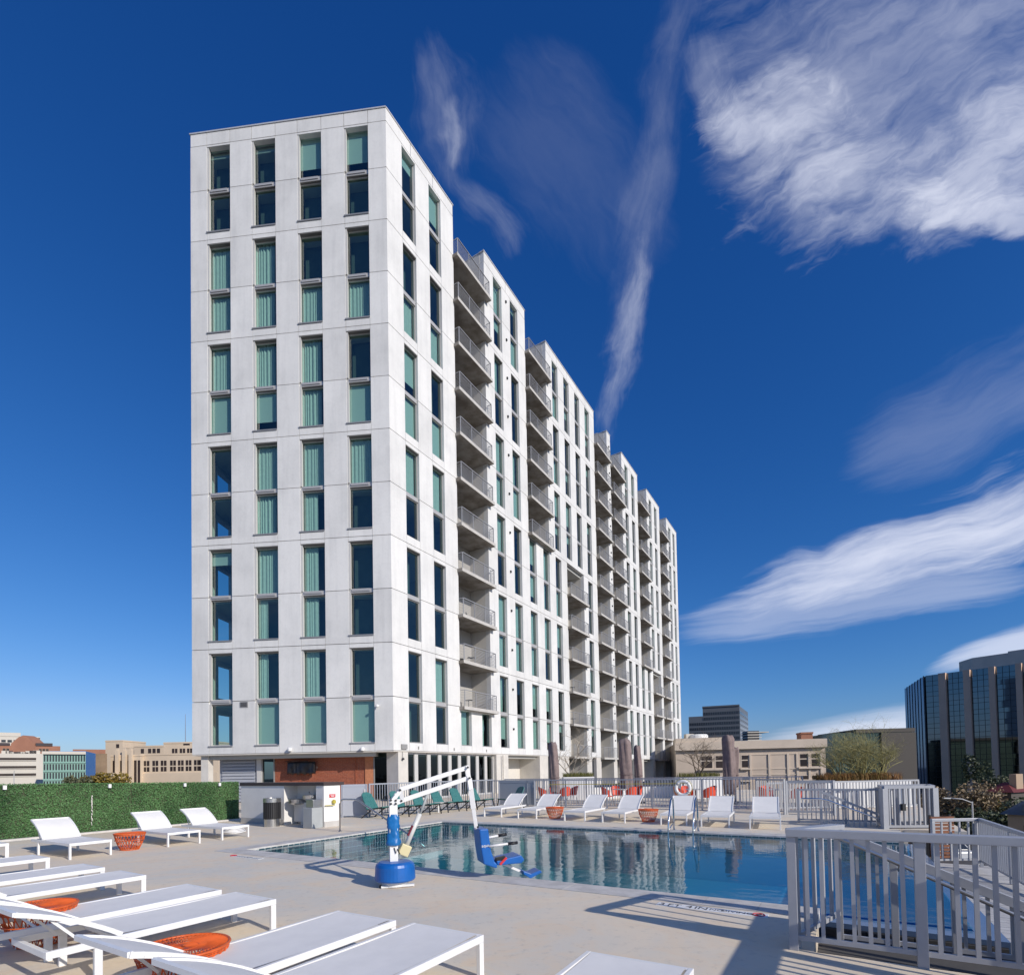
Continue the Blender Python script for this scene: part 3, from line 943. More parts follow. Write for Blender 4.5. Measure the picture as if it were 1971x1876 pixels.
def balcony_meshes(w):
    sl = MB(); sl.mi = 0
    sl.box(-0.12, w + 0.30, -0.42, 1.72, -0.20, 0.0)
    sm = sl.mesh('balcony', 'slab_concrete')
    ed = MB(); ed.box(-0.125, w + 0.305, -0.437, -0.422, -0.205, 0.012); ed.box(w + 0.302, w + 0.316, -0.42, 0.0, -0.205, 0.012)
    em = ed.mesh('slab_edge', 'slab_edge')
    r = MB(); y = -0.36; x0, x1 = 0.02, w + 0.14; h = 1.08
    n = 3
    for i in range(n + 1):
        x = x0 + (x1 - x0) * i / n
        r.box(x - 0.024, x + 0.024, y - 0.02, y + 0.02, 0, h)
    r.box(x0, x1, y - 0.03, y + 0.03, h - 0.001, h + 0.045)
    for j in range(9):
        z = 0.10 + j * 0.105
        r.box(x0, x1, y - 0.008, y + 0.008, z, z + 0.024)
        r.box(x0 - 0.007, x0 + 0.007, y, -0.01, z, z + 0.016); r.box(x1 - 0.007, x1 + 0.007, y, 0.0, z, z + 0.016)
    r.box(x0 - 0.02, x0 + 0.02, y, -0.01, h, h + 0.04); r.box(x1 - 0.02, x1 + 0.02, y, 0.0, h, h + 0.04)
    return sm, em, r.mesh('railing', 'rail_grey')


bw, bc = MB(), MB()
dm = MB(); dm.box(0, 0.95, 0, 0.06, 0, 2.2); dm.box(1.0, 1.95, 0, 0.06, 0, 2.2); dmesh = dm.mesh('balcony_door', 'alu_frame')
dg_ = MB(); dg_.box(0.09, 0.86, -0.004, 0.0, 0.1, 2.08); dg_.box(1.09, 1.86, -0.004, 0.0, 0.1, 2.08); dgm = dg_.mesh('door_pane', 'window_dark')
chm = MB(); chm.box(0, 0.5, 0, 0.5, 0.40, 0.45); chm.box(0, 0.5, 0.45, 0.5, 0.45, 0.85)
for q in ((0, 0), (0.46, 0), (0, 0.46), (0.46, 0.46)): chm.box(q[0], q[0] + 0.04, q[1], q[1] + 0.04, 0, 0.4)
chmesh = chm.mesh('balcony_chair', 'dark_metal')
tbm = MB(); tbm.lathe((0, 0, 0), [(0.02, 0), (0.02, 0.62)], 8); tbm.lathe((0, 0, 0), [(0.28, 0.62), (0.28, 0.645)], 14); tbm.lathe((0, 0, 0), [(0.2, 0), (0.2, 0.02)], 12); tbmesh = tbm.mesh('balcony_table', 'dark_metal')
bcount = 0
for a, b, r0, r1 in BAYS:
    sm, em, rm = balcony_meshes(b - a)
    for k in range(r0, r1 + 1):
        mt = Matrix.Translation(LIT(a, 0, zj(k)) - K) @ Matrix.Rotation(angL, 4, 'Z')
        o = link('balcony', sm, tower, mt); link('slab_edge', em, o); link('railing', rm, o)
        link('balcony_door', dmesh, o, Matrix.Translation((0.25, 1.60, 0.01)))
        link('door_pane', dgm, o, Matrix.Translation((0.25, 1.60, 0.01)))
    bcount += r1 - r0 + 1
    zt = zj(r1 + 1) if r1 < 11 else ZT
    zb = zj(r0)
    bc.fbox(LIT, a - 0.2, a - 0.003, -2.0, -TH - 0.004, zb, zt); bc.fbox(LIT, b + 0.003, b + 0.2, -2.0, -TH - 0.004, zb, zt)
    bw.fbox(LIT, a - 0.19, b + 0.19, -1.95, -1.70, zb, zt if r1 < 11 else 39.0)
    if r1 < 11: bc.fbox(LIT, a - 0.15, b + 0.15, -1.69, -TH - 0.006, zt + 0.003, zt + 0.03)
bc.build('balcony_side_walls', 'cream_stucco', tower)
bw.build('balcony_back_walls', 'bay_back', tower)

# furniture left out on a few lower balconies
cm_ = [(0, 1, 0.7, 0.5, 'dark chair on the lowest balcony of the first bay beside the tower corner'), (0, 2, 1.2, 0.6, 'dark chair on the second lowest balcony of the first bay'),
       (0, 3, 2.3, 0.5, 'dark chair on the third lowest balcony of the first bay'), (2, 1, 0.6, 0.4, 'dark chair on a lower balcony of the third bay, one up from the lowest'),
       (2, 2, 0.8, 0.5, 'dark chair on a lower balcony of the third bay, two up from the lowest'), (2, 3, 0.7, 0.4, 'dark chair on a middle balcony of the third bay'), (2, 0, 1.0, 0.5, 'dark chair on the lowest balcony of the third bay'),
       (3, 2, 1.6, 0.5, 'dark chair on a lower balcony of the fourth bay')]
for bi, k, ds, dq, lab in cm_:
    a = BAYS[bi][0]
    p = LIT(a + ds, -dq, zj(k) + 0.002)
    r = thing('balcony_chair', lab, 'chair', p, angL + 0.5, group='dark chairs on the tower balconies')
    link('chair_frame', chmesh, r)
    if k in (1, 2) and bi != 3:
        p2 = LIT(a + ds + 0.95, -dq, zj(k) + 0.002)
        r2 = thing('balcony_table', lab.replace('dark chair', 'small round table'), 'table', p2, 0, group='small tables on the tower balconies')
        link('table_body', tbmesh, r2)

# ---- ground storey under the overhang
mb = MB()
mb.fbox(FRO, 0.0, UEND, -1.5, -0.02, Z0 - 0.06, Z0 - 0.005)
mb.fbox(LIT, 0.05, SEND, -1.7, -0.02, Z0 - 0.055, Z0 - 0.004)
mb.build('soffit', 'cream_stucco', tower)
m = MB(); m.fbox(LIT, 0.42, 1.24, -0.95, -0.05, 0, Z0 - 0.06); m.build('column', 'cream_stucco', tower)
m = MB(); m.fbox(FRO, 11.35, 11.8, -0.75, -0.3, 0, Z0 - 0.061); m.build('column', 'cream_stucco', tower)
# louvre
m = MB(); m.fbox(FRO, 8.86, 11.3, -1.5, -1.3, 0, Z0 - 0.06); lv = m.build('louvre', 'louvre_paint', tower)
for i in range(14):
    z = 0.12 + i * 0.195
    s_ = MB(); s_.hexa([FRO(9.0, -1.29, z), FRO(11.1, -1.29, z), FRO(11.1, -1.20, z - 0.05), FRO(9.0, -1.20, z - 0.05),
                        FRO(9.0, -1.29, z + 0.16), FRO(11.1, -1.29, z + 0.16), FRO(11.1, -1.20, z + 0.03), FRO(9.0, -1.20, z + 0.03)])
    s_.build('louvre_blade', 'louvre_paint', lv)
# glazed strips beside the brick
for a, b in ((7.76, 8.56), (0.48, 1.62)):
    m = MB(); m.fbox(FRO, a, a + 0.06, -1.32, -1.2, 0, Z0 - 0.06); m.fbox(FRO, b - 0.06, b, -1.32, -1.2, 0, Z0 - 0.06); m.fbox(FRO, a + 0.06, b - 0.06, -1.32, -1.2, 0, 0.08)
    fr_ = m.build('entrance_glazing', 'alu_frame', tower)
    m = MB(); m.quad(FRO(a + 0.05, -1.26, 0.05), FRO(b - 0.05, -1.26, 0.05), FRO(b - 0.05, -1.26, Z0 - 0.07), FRO(a + 0.05, -1.26, Z0 - 0.07)); m.build('pane', 'door_glass', fr_)
m = MB(); m.fbox(FRO, 8.56, 8.85, -1.5, -1.15, 0, Z0 - 0.06); m.build('jamb', 'alu_light', tower)
m = MB(); m.fbox(FRO, 1.62, 7.75, -1.5, -1.262, 0, Z0 - 0.06)
bwall = m.build('brick_wall', 'mortar', tower)
bk = MB(); r_ = 0
z = 0.02
while z < Z0 - 0.10:
    x = 1.63 - (0.115 if r_ % 2 else 0)
    while x < 7.74:
        a, b = max(x, 1.63), min(x + 0.22, 7.74)
        if b - a > 0.04: bk.fbox(FRO, a, b, -1.262, -1.25 + rnd.uniform(-.003, .003), z, min(z + 0.064, Z0 - 0.065))
        x += 0.232
    z += 0.076; r_ += 1
bk.build('bricks', 'brick_red', bwall, kind='stuff')
m = MB(); m.fbox(FRO, 1.64, 2.13, -1.248, -1.19, 0, Z0 - 0.063); m.build('brick_pilaster', 'orange_light_brick', bwall)
m = MB(); m.fbox(FRO, 2.68, 2.74, -1.245, -1.21, 0, Z0 - 0.08); m.build('downpipe', 'brick_red', bwall)
# interior behind ground glazing
m = MB(); m.fbox(FRO, 0.2, 2.2, -4.2, -4.0, 0, Z0 - 0.07); m.fbox(LIT, 2.6, 17, -5.2, -5.0, 0, Z0 - 0.07); m.build('lobby_wall', 'interior_dark', tower)
# storefront on the sunny side
m = MB()
zt = Z0 - 0.06
sx = [1.26, 2.2, 3.38, 4.45, 5.5, 6.55, 7.6, 8.65, 9.7, 10.66]
for i, x in enumerate(sx): m.fbox(LIT, x - (0.16 if 0 < i < 9 else 0.05), x + (0.16 if 0 < i < 9 else 0.05), -0.42, -0.26, 0, zt)
for a, b in zip(sx, sx[1:]): m.fbox(LIT, a + 0.17, b - 0.17, -0.40, -0.28, zt - 0.12, zt); m.fbox(LIT, a + 0.17, b - 0.17, -0.40, -0.28, 0, 0.1)
sfr = m.build('storefront', 'alu_light', tower)
for a, b in zip(sx, sx[1:]):
    q = MB(); q.quad(LIT(a + 0.15, -0.34, 0.09), LIT(b - 0.15, -0.34, 0.09), LIT(b - 0.15, -0.34, zt - 0.1), LIT(a + 0.15, -0.34, zt - 0.1)); q.build('pane', 'door_glass', sfr)
m = MB()
GO = [(12.4, 17.5), (23.3, 27.6), (31.4, 35.2), (36.3, 40.15), (46.3, 50.3), (51.5, 55.4), (56.6, 60.5)]
GWn = [(19.0, 21.0), (28.85, 30.05), (41.25, 42.45), (43.8, 45.0), (61.75, 62.95), (64.25, 65.45)]
x = 10.72
for a, b in sorted(GO + GWn) + [(SEND, SEND)]:
    m.fbox(LIT, x, a, -TH, -0.004, 0, Z0 - 0.001)
    x = b
for a, b in GO:
    m.fbox(LIT, a - 0.2, a - 0.002, -2.2, -TH - 0.002, 0, Z0 - 0.06); m.fbox(LIT, b + 0.002, b + 0.2, -2.2, -TH - 0.002, 0, Z0 - 0.06)
    m.fbox(LIT, a - 0.19, b + 0.19, -2.2, -2.0, 0, Z0 - 0.062)
m.build('ground_floor_wall', 'cream_stucco', tower, kind='stuff')
m = MB()
for a, b in GWn: m.fbox(LIT, a, b, -0.4, -0.3, 0, Z0 - 0.06)
for a, b in GO: m.fbox(LIT, a + 0.3, a + 1.8, -1.99, -1.95, 0, 2.3)
m.build('ground_floor_doors', 'window_dark', tower)
# small fittings on the facade
for u, z in ((6.08, 3.08), (1.77, 3.01)):
    m = MB(); m.lathe(FRO(u, 0.13, z - 0.1), [(0.02, 0), (0.11, 0.02), (0.13, 0.16), (0.06, 0.22)], 12); m.fbox(FRO, u - 0.05, u + 0.05, 0.002, 0.1, z - 0.02, z + 0.08)
    m.build('floodlight', 'white_paint', tower)
m = MB(); m.fbox(FRO, 8.66, 9.15, 0.002, 0.03, 5.6, 5.93); vt = m.build('vent', 'alu_frame', tower)
m = MB()
for i in range(4): m.fbox(FRO, 8.71, 9.10, 0.031, 0.045, 5.65 + i * 0.07, 5.685 + i * 0.07)
m.build('vent_louvre', 'black_paint', vt)
m = MB(); m.lathe(FRO(0.86, 0.2, 5.36), [(0.03, 0), (0.09, 0.03), (0.09, 0.12), (0.02, 0.15)], 12); m.fbox(FRO, 0.82, 0.90, 0.002, 0.2, 5.46, 5.5); m.build('security_camera', 'white_paint', tower)
m = MB(); m.fbox(LIT, 0.6, 1.05, 0.002, 0.10, 3.0, 3.28); m.build('wall_box', 'alu_frame', tower)
for s in (2.1, 5.6, 9.4):
    m = MB(); m.fbox(LIT, s - 0.03, s + 0.03, 0.002, 0.05, 3.02, 3.2); m.build('wall_hook', 'alu_frame', tower)
for k in range(12):
    for s in (13.2, 35.75):
        m = MB(); m.fbox(LIT, s - 0.06, s + 0.06, 0.002, 0.10, zj(k) + 1.9, zj(k) + 2.05); m.build('vent_cap', 'dark_metal', tower)
m = MB(); m.tube([LIT(0.72, 0.02, 2.85), LIT(0.72, 0.02, 2.5)], 0.012, 6); m.lathe(LIT(0.72, 0.06, 2.36), [(0.02, 0), (0.08, 0.04), (0.05, 0.14)], 10); m.build('wall_lamp', 'dark_metal', tower)
# rain chain
m = MB()
for i in range(26): m.lathe(LIT(11.35, 0.16, 0.1 + i * 0.105), [(0.02, 0), (0.055, 0.05), (0.058, 0.075)], 8)
m.build('rain_chain', 'steel', tower)
# covered television
tv = thing('covered_television', 'wall television wrapped in a black cloth cover on the brick wall', 'television', FRO(5.9, -1.2, 1.65))
m = MB()
nx, nz = 26, 9
def tvp(i, j, o): return FRO(5.02 + 1.72 * i / nx, o, 1.66 + 0.74 * j / nz)
for i in range(nx):
    for j in range(nz):
        q = []
        for (a, b) in ((i, j), (i + 1, j), (i + 1, j + 1), (i, j + 1)):
            rip = 0.022 * math.sin(a * 1.3 + 1.8 * math.sin(a * 0.37) + 0.5 * math.sin(b)) * (1 - b / nz * 0.7) + 0.02 * math.sin(a * 0.5 + b * .6)
            e = 0.10 if (a in (0, nx) or b in (0, nz)) else 0.0
            p = tvp(a, b, -0.72 + rip - e); p.z += 0.03 * math.sin(a * 1.1) * (1 if b == 0 else 0)
            q.append(p)
        m.quad(*q)
m.fbox(FRO, 5.06, 6.70, -0.98, -0.80, 1.70, 2.38)
m.build('cloth_cover', 'black_cloth', tv, smooth=False)
m = MB(); m.fbox(FRO, 5.8, 6.0, -1.24, -0.99, 1.95, 2.15); m.build('bracket', 'dark_metal', tv)
m = MB(); m.fbox(FRO, 5.5, 5.95, -1.2, -1.0, 2.62, 2.80); m.build('cable_box', 'alu_light', tv)
m = MB(); m.tube([FRO(6.9, -0.8, 2.42), FRO(6.3, -0.75, 2.46), FRO(5.4, -0.7, 2.42)], 0.02, 6); m.tube([FRO(5.0, -1.0, 2.4), FRO(4.95, -0.9, 2.0), FRO(5.02, -0.9, 1.8)], 0.015, 5); m.build('cable', 'black_plastic', tv)
#@@PART3
# ------------------------------------------------------------------ fences and guard rails


def railing(name, label, p, q, h=1.1, zb=0.0, zb2=None, zt2=None, post_sp=1.8, pick_sp=0.11, pick=0.022, post=0.055, cap=(0.06, 0.045), group=None,
            single=False, bot=0.10, m='rail_paint', cat='railing', lastpost=True, posts_from=None):
    "picket railing between two ground points; zb/zb2 base heights, zt2 top height at the far end"
    p, q = Vector((p[0], p[1], 0)), Vector((q[0], q[1], 0))
    zb2 = zb if zb2 is None else zb2
    t0, t1 = zb + h, (zb2 + h if zt2 is None else zt2)
    L = (q - p).length; t = (q - p) / L
    root = thing(name, label, cat, p + Vector((0, 0, zb)), group=group)
    at = lambda s, z: p + t * s + Vector((0, 0, z))
    zbot = lambda s: zb + (zb2 - zb) * s / L
    ztop = lambda s: t0 + (t1 - t0) * s / L
    c = MB(); c.beam(at(-post / 2, t0 - cap[1] / 2), at(L + post / 2, t1 - cap[1] / 2), cap[0], cap[1]); c.build('top_rail', m, root, bevel=0.004 if single else 0)
    c = MB(); c.beam(at(0, zb + bot), at(L, zb2 + bot), 0.035, 0.04); c.build('bottom_rail', m, root)
    n = max(1, round(L / post_sp))
    for i in range(n + (1 if lastpost else 0)):
        s = L * i / n
        c = MB(); e = t * (post / 2); sd = Vector((-t.y, t.x, 0)) * (post / 2)
        b0, b1 = at(s, zbot(s) - 0.02), at(s, ztop(s) - cap[1] - 0.001)
        c.hexa([b0 - e - sd, b0 + e - sd, b0 + e + sd, b0 - e + sd, b1 - e - sd, b1 + e - sd, b1 + e + sd, b1 - e + sd])
        c.build('post', m, root, bevel=0.003 if single else 0)
    k = max(1, int(L / pick_sp)); allp = MB(); cnt = 0
    for i in range(1, k):
        s = L * i / k
        if min(abs(s - L * j / n) for j in range(n + 1)) < post * 0.7: continue
        c = MB() if single else allp
        e = t * (pick / 2); sd = Vector((-t.y, t.x, 0)) * (pick / 2)
        b0, b1 = at(s, zbot(s) + bot + 0.018), at(s, ztop(s) - cap[1] - 0.001)
        if b1.z - b0.z < 0.03: continue
        c.hexa([b0 - e - sd, b0 + e - sd, b0 + e + sd, b0 - e + sd, b1 - e - sd, b1 + e - sd, b1 + e + sd, b1 - e + sd])
        if single: c.build('picket', m, root)
        cnt += 1
    if not single and allp.f: allp.build('pickets', m, root, kind='stuff')
    return root


P1 = Vector((2.44, 4.72, 0))
g_r = 'painted picket railings round the stairs'
near = railing('guard_railing', 'nearest grey picket railing in the foreground, level along the edge of the stair pit', P1, P1 + dN * 3.6, 1.05, post_sp=0.9, pick_sp=0.112, pick=0.03, post=0.072,
               cap=(0.11, 0.065), single=True, bot=0.11, group=g_r)
FQ = Vector((3.305, 5.48, 0))
railing('guard_railing', 'short grey picket railing joining the nearest railing to the sloping one at the pool corner', P1 + (FQ - P1) * 0.06, FQ, 1.05, 0.0, 0.0, 1.0, post_sp=3, pick_sp=0.19, pick=0.03, post=0.05,
        cap=(0.13, 0.05), single=True, bot=0.10, lastpost=False, group=g_r)
slope = railing('guard_railing', 'grey railing sloping down to the right in front of the pool wall', FQ, FQ + dN * 2.3, 1.16, -0.19, -0.19, -0.03, post_sp=0.46, pick_sp=0.155, pick=0.028, post=0.06, cap=(0.075, 0.085),
                single=True, bot=0.06, group=g_r)
m = MB(); off = -dD * 0.09
pts = [FQ + dN * s + off + Vector((0, 0, 0.88 - 0.47 * s)) for s in (-0.12, 0.1, 0.8, 1.6, 2.3)]
m.tube(pts, 0.02, 10)
for s in (0.5, 1.2, 1.9): m.tube([FQ + dN * s + off + Vector((0, 0, 0.88 - 0.47 * s)), FQ + dN * s + Vector((0, 0, 0.80 - 0.47 * s))], 0.008, 6)
m.build('handrail', 'steel', slope, smooth=True)
# base plate and coupling at the pool corner
# the railing that turns the corner outside the frame and throws its shadow on the deck
cr0 = P1 + dN * 1.38 - dD * 1.1
railing('guard_railing', 'grey railing with a broad cap along the deck edge right of the near loungers', Vector((4.30, 4.30, 0)), Vector((3.12, 2.40, 0)), 1.05, post_sp=0.95, pick_sp=0.115, pick=0.03, post=0.07, cap=(0.26, 0.06), single=True, group=g_r)

# fences closing the pool terrace
FA, FB, FCn = Vector((-5.38, 20.1, 0)), Vector((-0.95, 25.1, 0)), Vector((8.75, 19.2, 0))
railing('pool_fence', 'grey picket fence behind the teal lounge chairs, running up to the tower', FA, FB, 1.24, post_sp=2.0, pick_sp=0.115, pick=0.022, post=0.06, cap=(0.05, 0.05), m='fence_paint', cat='fence', group='picket fences of the terrace')
railing('pool_fence', 'long grey picket fence behind the row of white loungers across the pool', FB, FCn, 1.2, post_sp=2.0, pick_sp=0.115, pick=0.02, post=0.05, cap=(0.045, 0.045), m='fence_paint', cat='fence', group='picket fences of the terrace')
railing('pool_fence', 'far grey picket fence in front of the tower ground floor', Vector((-0.4, 28.6, 0)), Vector((11.6, 21.4, 0)), 1.2, post_sp=2.2, pick_sp=0.13, pick=0.02, post=0.05, cap=(0.045, 0.045), m='fence_paint', cat='fence', group='picket fences of the terrace')
railing('pool_fence', 'short grey picket fence closing the right end behind the last white lounger', FCn, Vector((9.0, 17.75, 0)), 1.18, post_sp=1.5, pick_sp=0.11, pick=0.022, post=0.055, cap=(0.05, 0.05), m='rail_paint', cat='fence', group='picket fences of the terrace')
railing('pool_fence', 'pale grey picket fence in front of the big right corner planter', (9.2, 19.3), (15.0, 19.8), 1.03, post_sp=1.4, pick_sp=0.12, pick=0.03, post=0.06, cap=(0.05, 0.06), m='rail_paint', cat='fence', group='picket fences of the terrace')
# closed gates
def gate(name, label, p, q, h, z0=0.0, solid=False, m='rail_paint'):
    p, q = Vector((p[0], p[1], 0)), Vector((q[0], q[1], 0)); t = (q - p).normalized(); L = (q - p).length
    root = thing(name, label, 'gate', p + Vector((0, 0, z0)))
    at = lambda s, z: p + t * s + Vector((0, 0, z0 + z))
    c = MB()
    for s in (0.03, L - 0.03): c.beam(at(s, 0), at(s, h), 0.07, 0.07)
    c.beam(at(0, h - 0.04), at(L, h - 0.04), 0.05, 0.09); c.beam(at(0, 0.10), at(L, 0.10), 0.05, 0.08)
    c.build('gate_frame', m, root)
    c = MB()
    if solid:
        sd = Vector((-t.y, t.x, 0)) * 0.012
        c.hexa([at(0.06, 0.14) - sd, at(L - 0.06, 0.14) - sd, at(L - 0.06, 0.14) + sd, at(0.06, 0.14) + sd, at(0.06, h - 0.08) - sd, at(L - 0.06, h - 0.08) - sd, at(L - 0.06, h - 0.08) + sd, at(0.06, h - 0.08) + sd])
        c.build('gate_panel', m, root)
    else:
        k = int(L / 0.1)
        for i in range(1, k): c.beam(at(L * i / k, 0.13), at(L * i / k, h - 0.07), 0.022, 0.022)
        c.build('gate_bars', m, root, kind='stuff')
    c = MB(); c.beam(at(L - 0.09, h * 0.75), at(L - 0.09, h * 0.85), 0.07, 0.05, (t.x, t.y, 0)); c.build('latch', 'alu_light', root)
    return root


gate('pool_gate', 'grey sheet metal gate panel beside the drinking fountain wall', (-6.35, 19.85), (-5.45, 20.05), 1.22, solid=True, m='louvre_paint')
gate('pool_gate', 'blue grey solid gate in the fence behind the first white lounger', FB + (FCn - FB).normalized() * 0.35, FB + (FCn - FB).normalized() * 2.3, 1.16, solid=True, m='fence_paint')
gate('pool_gate', 'pale grey picket gate at the right end of the white lounger row', (9.12, 17.9), (10.35, 17.2), 1.12, solid=False, m='rail_paint')
# rails around the far stairs at the right
railing('guard_railing', 'level grey picket railing on the deck beyond the far right pool corner', (8.07, 15.15), (10.05, 14.05), 0.96, post_sp=1.1, pick_sp=0.105, pick=0.024, post=0.06, cap=(0.06, 0.05), group=g_r)
fs = railing('guard_railing', 'far grey railing sloping down to the right with a bright steel handrail', (8.22, 14.3), (10.03, 13.5), 0.95, 0.0, -0.9, 0.02, post_sp=1.0, pick_sp=0.12, pick=0.024, post=0.06, cap=(0.06, 0.06), group=g_r)
m = MB(); m.tube([(7.62, 14.15, 0.74), (8.14, 14.15, 0.72), (8.30, 14.1, 0.68), (9.98, 13.3, -0.10), (10.3, 13.15, -0.2)], 0.024, 10); m.build('handrail', 'chrome', fs, smooth=True)
box_ = thing('stair_gate', 'boxed grey picket gate enclosure at the top of the far stairs', 'gate', (9.25, 13.35, -0.05))
b0, b1, b2, b3 = Vector((9.25, 13.35, 0)), Vector((10.42, 13.25, 0)), Vector((10.95, 14.1, 0)), Vector((9.78, 14.3, 0))
for a, b in ((b0, b1), (b1, b2), (b2, b3), (b3, b0)):
    c = MB(); c.beam(a + Vector((0, 0, 1.03)), b + Vector((0, 0, 1.03)), 0.07, 0.07); c.build('top_rail', 'rail_paint', box_)
    c = MB(); c.beam(a + Vector((0, 0, 0.06)), b + Vector((0, 0, 0.06)), 0.05, 0.06); c.build('bottom_rail', 'rail_paint', box_)
    c = MB(); c.beam(a + Vector((0, 0, -0.9)), a + Vector((0, 0, 1.0)), 0.13, 0.13); c.build('post', 'rail_paint', box_)
    c = MB(); k = 10
    for i in range(1, k): c.beam(a + (b - a) * (i / k) + Vector((0, 0, 0.08)), a + (b - a) * (i / k) + Vector((0, 0, 1.0)), 0.055, 0.03)
    c.build('pickets', 'rail_paint', box_, kind='stuff')
c = MB(); c.box(9.62, 9.70, 13.22, 13.30, 0.45, 0.62); c.build('keypad', 'dark_metal', box_)
railing('guard_railing', 'grey railing on the lower landing in front of the brown slat screen', (8.60, 11.0), (9.51, 11.0), 0.94, -0.47, post_sp=0.95, pick_sp=0.17, pick=0.03, post=0.06, cap=(0.06, 0.06), single=True, group=g_r)
railing('guard_railing', 'grey picket railing running down the lower right towards the frame edge', (9.55, 10.98), (8.3, 8.3), 0.97, -0.50, -0.62, 0.37, post_sp=1.9, pick_sp=0.085, pick=0.022, post=0.06, cap=(0.07, 0.06), single=True, group=g_r)
scr = thing('slat_screen', 'brown slatted wooden screen behind the lower landing railing', 'screen', (9.85, 12.5, -1.3))
for i in range(20):
    m = MB(); z = -1.25 + i * 0.082; m.box(9.72, 10.26, 12.48, 12.53, z, z + 0.055); m.build('slat', 'slat_wood', scr)
m = MB(); m.box(9.74, 9.78, 12.531, 12.58, -1.3, 0.4); m.box(10.2, 10.24, 12.531, 12.58, -1.3, 0.4); m.build('screen_posts', 'dark_metal', scr)
sp_ = thing('sign_panel', 'dark boxed steps under the far stair gate', 'steps', (8.9, 13.0, -1.3))
for i in range(5):
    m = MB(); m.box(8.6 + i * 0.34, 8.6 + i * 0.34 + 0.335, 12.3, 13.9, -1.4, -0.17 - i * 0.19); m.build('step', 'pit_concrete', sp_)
sp_.name = 'stair_steps'
m = MB(); m.box(7.6, 16, 7.2, 8.1, -1.4, -0.64); 

# ------------------------------------------------------------------ sun loungers


def lounger_proto(angle, label, group):
    root = thing('sun_lounger', label, 'sun lounger', (0, 0, 0), group=group)
    W2, HS, XH = 0.35, 0.325, -1.38
    bl = 0.74
    prof = [(XH, HS)]; n = 10
    for i in range(n):
        t = (i + 0.5) / n; a = angle * ((1.30 - 0.75 * t) if angle > 0.45 else (1.12 - 0.3 * t))
        x, z = prof[-1]; prof.append((x - math.cos(a) * bl / n, z + math.sin(a) * bl / n))
    f = MB()
    for sy in (-1, 1):
        y = sy * W2
        f.beam((0.0, y, HS - 0.028), (XH - 0.5, y, HS - 0.028), 0.035, 0.056)
    f.box(-0.036, 0.0, -W2 + 0.018, W2 - 0.018, HS - 0.056, HS - 0.001)
    f.box(XH - 0.5, XH - 0.464, -W2 + 0.018, W2 - 0.018, HS - 0.056, HS - 0.005)
    f.box(XH - 0.02, XH + 0.01, -W2 + 0.018, W2 - 0.018, HS - 0.05, HS - 0.02)
    f.build('frame', 'white_metal', root, bevel=0.004)
    for x in (-0.03, -1.55):
        for sy in (-1, 1):
            c = MB(); y = sy * W2; c.box(x - 0.028, x + 0.028, y - 0.017, y + 0.017, 0.0, HS - 0.057); c.build('leg', 'white_metal', root, bevel=0.003)
    s = MB(); ns = 16
    xs = [-0.04 + (XH + 0.02 + 0.04) * i / ns for i in range(ns + 1)]
    for i in range(ns):
        za, zb = [HS + 0.004 - 0.010 * math.sin(math.pi * k / ns) for k in (i, i + 1)]
        for (ya, yb) in ((-W2 + 0.03, -W2 * 0.4), (-W2 * 0.4, W2 * 0.4), (W2 * 0.4, W2 - 0.03)):
            sg = lambda y: 0.006 * (1 - (y / W2) ** 2)
            s.quad((xs[i], ya, za - sg(ya)), (xs[i], yb, za - sg(yb)), (xs[i + 1], yb, zb - sg(yb)), (xs[i + 1], ya, zb - sg(ya)))
    s.build('seat_sling', 'sling_fabric', root, smooth=True)
    b = MB()
    for i in range(n):
        (xa, za), (xb, zb) = prof[i], prof[i + 1]
        b.quad((xa, -W2 + 0.03, za + 0.004), (xa, W2 - 0.03, za + 0.004), (xb, W2 - 0.03, zb + 0.004), (xb, -W2 + 0.03, zb + 0.004))
        b.quad((xa, -W2 + 0.03, za - 0.006), (xb, -W2 + 0.03, zb - 0.006), (xb, W2 - 0.03, zb - 0.006), (xa, W2 - 0.03, za - 0.006))
    bs = b.build('backrest', 'sling_fabric', root, smooth=True)
    r = MB()
    for sy in (-1, 1):
        for i in range(n):
            (xa, za), (xb, zb) = prof[i], prof[i + 1]
            r.beam((xa, sy * (W2 - 0.02), za), (xb - 0.002, sy * (W2 - 0.02), zb), 0.026, 0.036)
    (xa, za) = prof[-1]; r.box(xa - 0.012, xa + 0.018, -W2 + 0.02, W2 - 0.02, za - 0.016, za + 0.016)
    r.build('backrest_rails', 'white_metal', bs)
    (xm, zm) = prof[7]
    for sy in (-1, 1):
        c = MB(); c.beam((xm, sy * (W2 - 0.05), zm - 0.02), (XH - 0.22, sy * (W2 - 0.055), HS - 0.04), 0.012, 0.02); c.build('strut', 'white_metal', root)
    return root


g_l = 'white sling sun loungers on the pool deck'
up_ = lounger_proto(R(36), '', g_l)
lo_ = lounger_proto(R(27), '', g_l)
used = set()


def place(proto, x, y, rz, label):
    if proto not in used:
        used.add(proto); proto.location = (x, y, 0.0); proto.rotation_euler = (0, 0, rz); proto['label'] = label; proto['group'] = g_l
        WM[proto] = Matrix.Translation((x, y, 0)) @ Matrix.Rotation(rz, 4, 'Z')
        return proto
    return dup(proto, (x, y, 0.0), rz, label, g_l)


